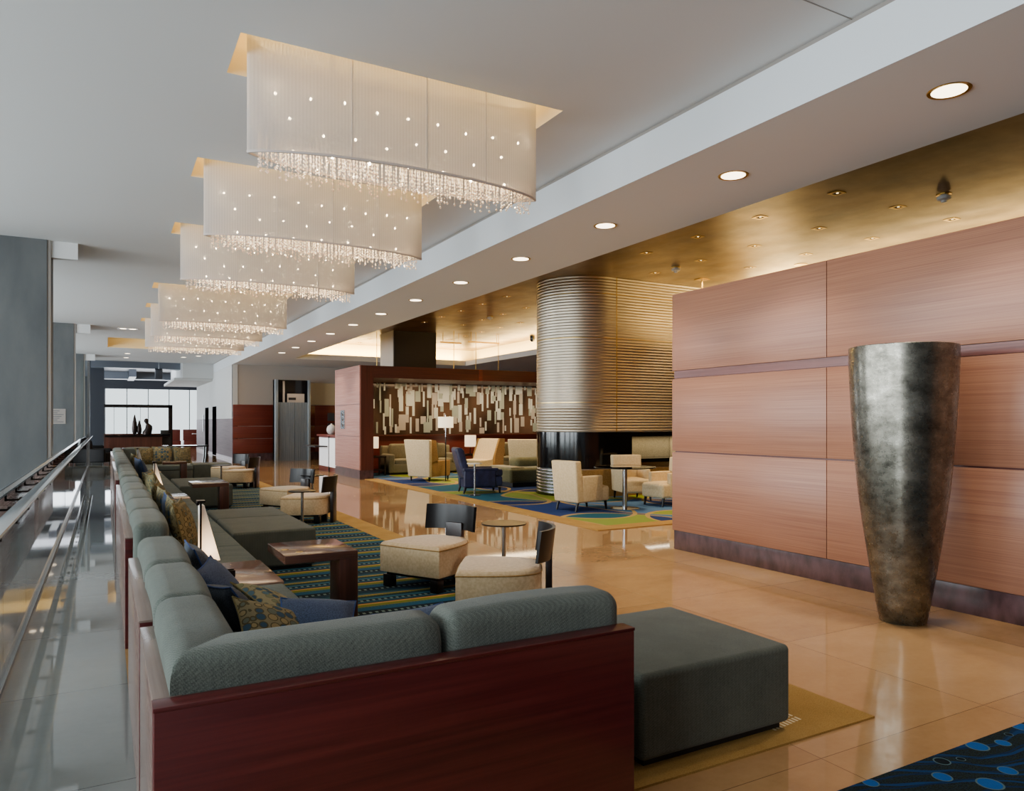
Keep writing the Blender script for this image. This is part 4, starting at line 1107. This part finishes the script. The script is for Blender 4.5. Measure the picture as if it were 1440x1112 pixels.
def dark_chair(label, x, y, rz):
    t = thing('club_chair', label, 'armchair', (x, y, 0), rz, 'dark club chairs by the slate wall')
    mb = MB(); mb.box(-.4, -.22, -.38, .38, .08, .92, .07, 3, (1, 2, 2), lambda a, b, c, h: (a - .12 * (c / h[2] + 1) / 2, b, c)); mb.build('backrest', M['ink'], t)
    for s_ in (-1, 1):
        mb = MB(); mb.box(-.3, .38, s_ * .25, s_ * .38, .08, .6, .05, 3); mb.build('armrest', M['ink'], t)
    mb = MB(); mb.box(-.28, .4, -.25, .25, .08, .44, .05, 3); mb.build('seat', M['ink'], t)
    for sx, sy in ((.3, .3), (.3, -.3), (-.3, .3), (-.3, -.3)):
        mb = MB(); mb.cyl((sx, sy, 0), (sx, sy, .09), .025, n=8); mb.build('leg', M['espresso'], t)
dark_chair('black club chair against the slate wall, left one', -.25, 32.0, math.radians(-20))
dark_chair('black club chair against the slate wall, right one beside the bar', -.25, 36.2, math.radians(200))

t = thing('console_table', 'low black console table on curved legs beyond the far sofa', 'table', (2.1, 25.2, 0))
mb = MB(); mb.box(1.55, 2.85, 24.9, 25.6, .83, .87); mb.build('tabletop', M['black'], t, W=True)
for y in (24.98, 25.5):
    for sg, x in ((1, 1.75), (-1, 2.62)):
        mb = MB(); mb.tube([(x - sg * .18 * math.cos(PI / 2 * i / 8) * (1 if sg > 0 else 1), y, .83 - .83 * math.sin(PI / 2 * i / 8) ) for i in range(9)], .035, 8); mb.build('curved_leg', M['black'], t, W=True)
pedestal('small round table in front of the dark bar counter', .86, 28.2, .42, .72, 'black', None, 0)

def booth(label, x0, x1):
    t = thing('dining_booth', label, 'booth', ((x0 + x1) / 2, 50, 0), group='red booth seats by the far windows')
    mb = MB(); mb.box(x0, x1, 50.3, 50.5, 0, 1.14, .03, 2); mb.build('backrest', M['red_wood'], t, W=True)
    mb = MB(); mb.box(x0, x1, 49.7, 50.3, 0, .46, .03, 2); mb.build('seat', M['red_wood'], t, W=True)
booth('left red booth seat by the far windows', 3.55, 4.1); booth('right red booth seat by the far windows', 4.25, 5.6)
t = thing('booth_table', 'small white topped table at the right red booth', 'table', (5.0, 49.2, 0))
mb = MB(); mb.box(4.7, 5.5, 48.9, 49.5, .86, .9); mb.build('tabletop', M['ceramic'], t, W=True)
mb = MB(); mb.cyl((5.1, 49.2, .01), (5.1, 49.2, .86), .04, n=10); mb.build('pole', M['steel'], t, W=True)
mb = MB(); mb.lathe([(.25, 0), (.25, .02)], 20, (5.1, 49.2, 0)); mb.build('base', M['steel'], t, W=True)

# ------------------------------------------------------------------ chandeliers
SLX0, SLX1 = .965, 3.585; L2 = (SLX1 - SLX0) / 2; CXM = (SLX0 + SLX1) / 2; WID = .29; ZB, ZT = 3.71, 4.86
def lens(x, w=WID): return w * max(0.0, 1 - abs(x / L2) ** 2.2) ** .72
ch = thing('chandelier', '', 'chandelier', (CXM, (SLOTS[0][0] + SLOTS[0][1]) / 2 - .0, 0), group='long white string chandeliers with crystal fringe')
N = 60
xs_ = [-L2 * math.cos(PI * i / N) for i in range(N + 1)]
outl = [(x, -lens(x)) for x in xs_] + [(x, lens(x)) for x in reversed(xs_[1:-1])]
mb = MB(); mb.loft([[(x, y, z) for x, y in outl] for z in (ZB, ZB + .3, ZB + .6, ZT)], True, False, False)
mb.build('string_shade', M['shade'], ch, sharp=60)
mb = MB(); k = len(outl)
mb.loft([[(x * 1.0, y, ZB - .012) for x, y in outl], [(x * 1.003, y * 1.01, ZB + .006) for x, y in outl], [(x * .985, y * .94, ZB + .006) for x, y in outl], [(x * .985, y * .94, ZB - .012) for x, y in outl]], True, True, False)
mb.build('rim', M['shade_rim'], ch)
mb = MB()
for f in (-.42, .06, .50):
    for s_ in (-1, 1):
        x = f * L2; y = s_ * (lens(x) + .002); mb.box(x - .004, x + .004, y - .002, y + .002, ZB, ZT)
mb.build('panel_seam', M['shade_seam'], ch)
mb = MB(); mb.box(-L2 * .86, L2 * .86, -.03, .03, 4.40, 4.43); mb.box(-L2 * .5, -L2 * .47, -.02, .02, 4.4, 4.99); mb.box(L2 * .47, L2 * .5, -.02, .02, 4.4, 4.99)
mb.build('inner_frame', M['chrome'], ch)
rng = random.Random(11)
bulb_pts = []
for i in range(9):
    x = L2 * (-.84 + 1.68 * i / 8); bulb_pts.append((x, -.055 * max(.4, lens(x) / WID), 4.20 + rng.uniform(-.03, .03)))
for i in range(8):
    x = L2 * (-.74 + 1.48 * i / 7); bulb_pts.append((x, .10 * lens(x) / WID, 4.03 + rng.uniform(-.07, .05)))
for i in range(7):
    x = L2 * (-.72 + 1.44 * i / 6); bulb_pts.append((x, rng.uniform(-.08, .1) * lens(x) / WID, 3.79))
bm0 = MB(); bm0.lathe([(.003, -.012), (.009, -.006), (.011, 0), (.009, .006), (.003, .012)], 10)
b0 = None
for p in bulb_pts:
    if b0 is None: b0 = bm0.build('bulb', M['bulb'], ch); b0.location = p
    else:
        b1 = b0.copy(); COL.objects.link(b1); b1.parent = ch; b1.location = p
mb = MB()
def bead(x, y, z, r):
    mb.add([(x + r, y, z), (x, y + r, z), (x - r, y, z), (x, y - r, z), (x, y, z + r * 1.2), (x, y, z - r * 1.2)],
           [(0, 1, 4), (1, 2, 4), (2, 3, 4), (3, 0, 4), (1, 0, 5), (2, 1, 5), (3, 2, 5), (0, 3, 5)])
for row in (-.82, -.5, -.15, .2, .55, .84):
    for i in range(44):
        x = L2 * (-.93 + 1.86 * (i + rng.uniform(-.3, .3)) / 43); y = row * lens(x) * .93
        zt = 3.83; zb = ZB - rng.uniform(.03, .15)
        mb.box(x - .0008, x + .0008, y - .0008, y + .0008, zb, zt)
        z = zt
        while z > zb + .02:
            bead(x, y, z, .0065); z -= .033
        bead(x, y, zb, .0125)
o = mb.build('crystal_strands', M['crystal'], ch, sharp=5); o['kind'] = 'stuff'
CH_L = ['nearest and largest looking string chandelier with crystal fringe', 'second string chandelier from the camera, partly behind the nearest', 'third string chandelier from the camera',
        'fourth string chandelier from the camera, after a wider gap', 'fifth string chandelier, showing only its left end and fringe', 'sixth and farthest string chandelier in the row']
ch['label'] = CH_L[0]
chs = [ch]
for i, (a, b) in enumerate(SLOTS[1:]): chs.append(dup(ch, CH_L[i + 1], (CXM, (a + b) / 2, 0)))

# ------------------------------------------------------------------ ceiling fittings
dl = thing('downlight', '', 'downlight', (5.35, 1.04, ZS), group='round downlights along the white soffit')
mb = MB(); mb.lathe([(.115, -.002), (.14, -.006), (.145, 0)], 40, caps=False); mb.build('trim_ring', M['brass'], dl)
mb = MB(); mb.lathe([(.002, -.003), (.116, -.003)], 40, caps=False); mb.build('diffuser', M['downlight'], dl)
dl['label'] = 'round soffit downlight overhead beside the camera'
DLY = [3.13 + 2.093 * k for k in range(12)]
for k, y in enumerate(DLY): dup(dl, f'{ORD[k]} round recessed downlight in view along the white soffit, counting away from the camera', (5.35, y, ZS))

sp = thing('spotlight', '', 'spotlight', (8.72, 6.625, ZG), group='small square spotlights in the gold ceiling')
mb = MB(); mb.loft([[(-.085, -.085, -.001), (.085, -.085, -.001), (.085, .085, -.001), (-.085, .085, -.001)], [(-.085, -.085, -.008), (.085, -.085, -.008), (.085, .085, -.008), (-.085, .085, -.008)], [(-.05, -.05, -.008), (.05, -.05, -.008), (.05, .05, -.008), (-.05, .05, -.008)], [(-.05, -.05, -.001), (.05, -.05, -.001), (.05, .05, -.001), (-.05, .05, -.001)]], True, False, False)
mb.build('trim', M['brass'], sp)
mb = MB(); mb.box(-.05, .05, -.05, .05, -.003, -.001); mb.build('recess', M['black_matt'], sp)
mb = MB(); mb.cyl((.0, -.01, -.006), (.0, -.01, -.003), .016, n=12); mb.build('lamp', M['spot_on'], sp)
GP = []
for j in range(17):
    y = 6.625 + 1.345 * j
    for i, x in enumerate((8.72, 10.055, 11.39)):
        if 12.3 < y < 15.7 and x > 8.5: continue
        if 22 < y < 25.3 and x < 10.2: continue
        if j == 4 and i == 0: continue
        if y > 28.5: continue
        GP.append((i, j, x, y))
first = True
for i, j, x, y in GP:
    lb = f'small square spotlight in the gold ceiling, {ORD[j] if j < 13 else "far"} row from the camera, {("left", "middle", "right")[i]} of its row'
    if j >= 13: lb = f'small square spotlight near the far gold cove, {ORD[j - 13]} of its last rows, {("left", "middle", "right")[i]}'
    if first: sp['label'] = lb; sp.location = (x, y, ZG); first = False
    else: dup(sp, lb, (x, y, ZG))

def detector(label, x, y, z=ZG):
    t = thing('smoke_detector', label, 'smoke detector', (x, y, z), group='white cone detectors under the gold ceiling')
    mb = MB(); mb.lathe([(.05, 0), (.05, -.03), (.09, -.035), (.085, -.07), (.04, -.085), (.035, -.11), (.01, -.115)], 24); mb.build('housing', M['ceramic'], t)
    mb = MB(); mb.lathe([(.095, -.0), (.095, -.012)], 24); mb.build('base', M['brass'], t)
detector('white cone detector in the gold ceiling at the right above the wood wall', 10.055, 5.955)
detector('white cone detector in the gold ceiling before the metal pillar', 10.06, 11.37)
detector('white cone detector in the gold ceiling left of the metal pillar', 9.93, 19.3)
t = thing('ceiling_ring', 'flat round ring fitting in the gold ceiling just above the wood wall top', 'speaker', (12.05, 9.98, ZG))
mb = MB(); mb.lathe([(.13, 0), (.13, -.01), (.10, -.012)], 28); mb.build('grille', M['brass'], t)
t = thing('pendant_rod', 'short gold rod under a small plate between the pillar and the wood wall', 'rod', (11.41, 12.05, ZG))
mb = MB(); mb.cyl((0, 0, 0), (0, 0, -1.3), .02, n=10); mb.build('rod', M['brass'], t)
mb = MB(); mb.box(-.14, .14, -.1, .1, -.015, 0); mb.build('plate', M['brass'], t)
t = thing('dome_camera', 'small black dome camera by the far gold cove', 'camera', (13.5, 22.9, ZG - .15))
mb = MB(); mb.lathe([(.09, .15), (.09, .02), (.08, -.02), (.05, -.07), (.01, -.085)], 20); mb.build('dome', M['black'], t)
# multi lamp fitting in the white ceiling and far spots
t = thing('multi_spot', 'white square twin spot fitting in the pale ceiling beside the chandeliers', 'spotlight', (.6, 25.26, ZC))
mb = MB(); mb.box(-.28, .28, -.16, .16, -.01, 0); mb.build('frame', M['ceramic'], t)
mb = MB(); mb.cyl((-.13, 0, -.014), (-.13, 0, -.01), .09, n=16); mb.build('left_lamp', M['downlight'], t)
mb = MB(); mb.cyl((.13, 0, -.014), (.13, 0, -.01), .09, n=16); mb.build('right_lamp', M['downlight'], t)
far_sp = None
for i, (x, y) in enumerate(((.8, 34.4), (.8, 36.6), (3.0, 35.2), (3.5, 34.2))):
    lb = f'{ORD[i]} small bright spot in the pale ceiling near its far edge'
    if far_sp is None:
        far_sp = thing('ceiling_spot', lb, 'spotlight', (x, y, ZC), group='small bright spots near the far edge of the pale ceiling')
        mb = MB(); mb.lathe([(.01, -.006), (.10, -.006)], 20, caps=False); mb.build('lamp', M['downlight'], far_sp)
        mb = MB(); mb.lathe([(.10, -.008), (.13, -.002)], 20, caps=False); mb.build('trim', M['ceramic'], far_sp)
    else: dup(far_sp, lb, (x, y, ZC))
t = thing('projector_speaker', 'grey speaker box hung from the hall ceiling', 'speaker', (2.25, 39.2, 4.2))
mb = MB(); mb.box(-.16, .16, -.2, .2, -.5, -.05, .02, 1); mb.xf(Matrix.Rotation(.3, 4, 'X')); mb.build('cabinet', M['dark_wall'], t)
mb = MB(); mb.cyl((0, 0, -.1), (0, 0, .35), .02, n=8); mb.build('bracket', M['steel'], t)

# ------------------------------------------------------------------ camera and light
cam = bpy.data.cameras.new('camera'); co = bpy.data.objects.new('camera', cam); COL.objects.link(co)
cam.sensor_width = 36; cam.sensor_fit = 'HORIZONTAL'; cam.lens = 1034 / 1440 * 36; cam.shift_y = (593.4 - 556) / 1440
cam.clip_start = .05; cam.clip_end = 300
co.location = (0, 0, 1.6); co.rotation_euler = (PI / 2, 0, -math.radians(28.94)); SC.camera = co

def light(kind, name, loc, energy, color='#ffffff', rot=(0, 0, 0), size=None, size_y=None, **k):
    l = bpy.data.lights.new(name, kind); l.energy = energy; l.color = lin(color)[:3]
    if kind == 'AREA':
        l.shape = 'RECTANGLE'; l.size = size; l.size_y = size_y or size
    elif size is not None: l.shadow_soft_size = size
    for a, b in k.items(): setattr(l, a, b)
    o = bpy.data.objects.new(name, l); COL.objects.link(o); o.location = loc; o.rotation_euler = rot
    return o
WARM = '#ffd98f'; WARM2 = '#ffdcb0'
# daylight through the left facade, bay by bay
for k in range(11):
    yy = -5 + (k + .5) * 4.6
    light('AREA', 'facade_daylight', (-8.8, yy, 2.3), 540, '#e6eef4', (0, -PI / 2, 0), 3.6, 3.6)
# far windows
light('AREA', 'far_daylight', (4.5, 54.8, 2.0), 420, '#eef4ff', (-PI / 2, 0, 0), 9, 3.4)
for i, (a, b) in enumerate(SLOTS):
    cy = (a + b) / 2
    light('AREA', 'slot_light', (CXM, cy, 4.60), 60, WARM, (PI, 0, 0), 2.4, .25)
    light('AREA', 'chandelier_light', (CXM, cy, 4.25), 1.5, WARM2, (PI, 0, 0), 2.1, .2)
    light('AREA', 'chandelier_downlight', (CXM, cy, 3.76), 14, WARM2, (0, 0, 0), 2.0, .16)
    light('AREA', 'chandelier_light', (CXM, cy, 4.1), 1, WARM2, (0, 0, 0), 2.1, .2)
light('AREA', 'slot_light', (1.9, 30, 4.6), 60, WARM, (PI, 0, 0), 3.2, 3)
for y in DLY[::1]:
    light('SPOT', 'downlight_lamp', (5.35, y, ZS - .02), 260, '#fff0dc', (0, 0, 0), .1, spot_size=math.radians(95), spot_blend=.6)
# coves and uplights
light('AREA', 'cove_strip', (9.9, 28.75, 4.22), 750, WARM, (PI, 0, 0), 7.2, .25)
light('AREA', 'cove_strip', (13.8, 20, 4.22), 1000, WARM, (PI, 0, 0), .25, 17)
light('AREA', 'wall_top_uplight', (13.2, 5.0, 4.15), 420, WARM, (PI, 0, 0), .4, 14)
light('AREA', 'pillar_uplight', (12.2, 11.2, 3.2), 60, WARM, (PI, 0, 0), 1.6, .6)
for i, j, x, y in GP:
    if (i + j) % 2 == 0 and 7 < y < 24:
        light('SPOT', 'spotlight_lamp', (x, y, ZG - .03), 400, '#ffd9a0', (0, 0, 0), .05, spot_size=math.radians(80), spot_blend=.7)
light('SPOT', 'vase_accent', (4.6, 2.2, 4.0), 60, '#ffe2bd', (math.radians(-20), math.radians(22), 0), .1, spot_size=math.radians(70), spot_blend=.8)
for x, y, z, e in ((.71, 6.22, .62, 5), (.73, 12.74, .62, 5), (8.0, 18.15, 1.58, 25), (10.2, 21.2, 1.0, 14), (7.0, 21.25, 1.0, 10)):
    light('POINT', 'lamp_bulb', (x, y, z), e, '#ffcf90', size=.03)
light('AREA', 'alcove_light', (10.5, 21.3, 2.83), 130, '#ffe0b0', (0, 0, 0), 7, .6)
light('AREA', 'niche_fill', (11.2, 13.2, 1.27), 9, '#ffe6c0', (0, 0, 0), 2.0, .15)  # added fill lamp without a fitting, brightens the pale niche back
light('SPOT', 'door_fill', (6.8, 30.5, 3.9), 60, '#ffe2bd', (math.radians(18), 0, 0), .1, spot_size=math.radians(70), spot_blend=.7)  # added fill lamp without a fitting, lifts the dark steel door

w = bpy.data.worlds.new('world'); SC.world = w; w.use_nodes = True
bg = w.node_tree.nodes['Background']; bg.inputs[0].default_value = lin('#e9f0f6'); bg.inputs[1].default_value = 2.2

SC.cycles.use_denoising = True
try: SC.cycles.denoiser = 'OPENIMAGEDENOISE'
except Exception: pass
SC.cycles.use_light_tree = True
SC.cycles.max_bounces = 8; SC.cycles.diffuse_bounces = 4; SC.cycles.glossy_bounces = 4; SC.cycles.transmission_bounces = 4; SC.cycles.transparent_max_bounces = 24
SC.cycles.caustics_reflective = False; SC.cycles.caustics_refractive = False
SC.cycles.sample_clamp_indirect = 6; SC.cycles.blur_glossy = .5
SC.view_settings.view_transform = 'AgX'
SC.view_settings.look = 'None'
SC.view_settings.exposure = 0.15
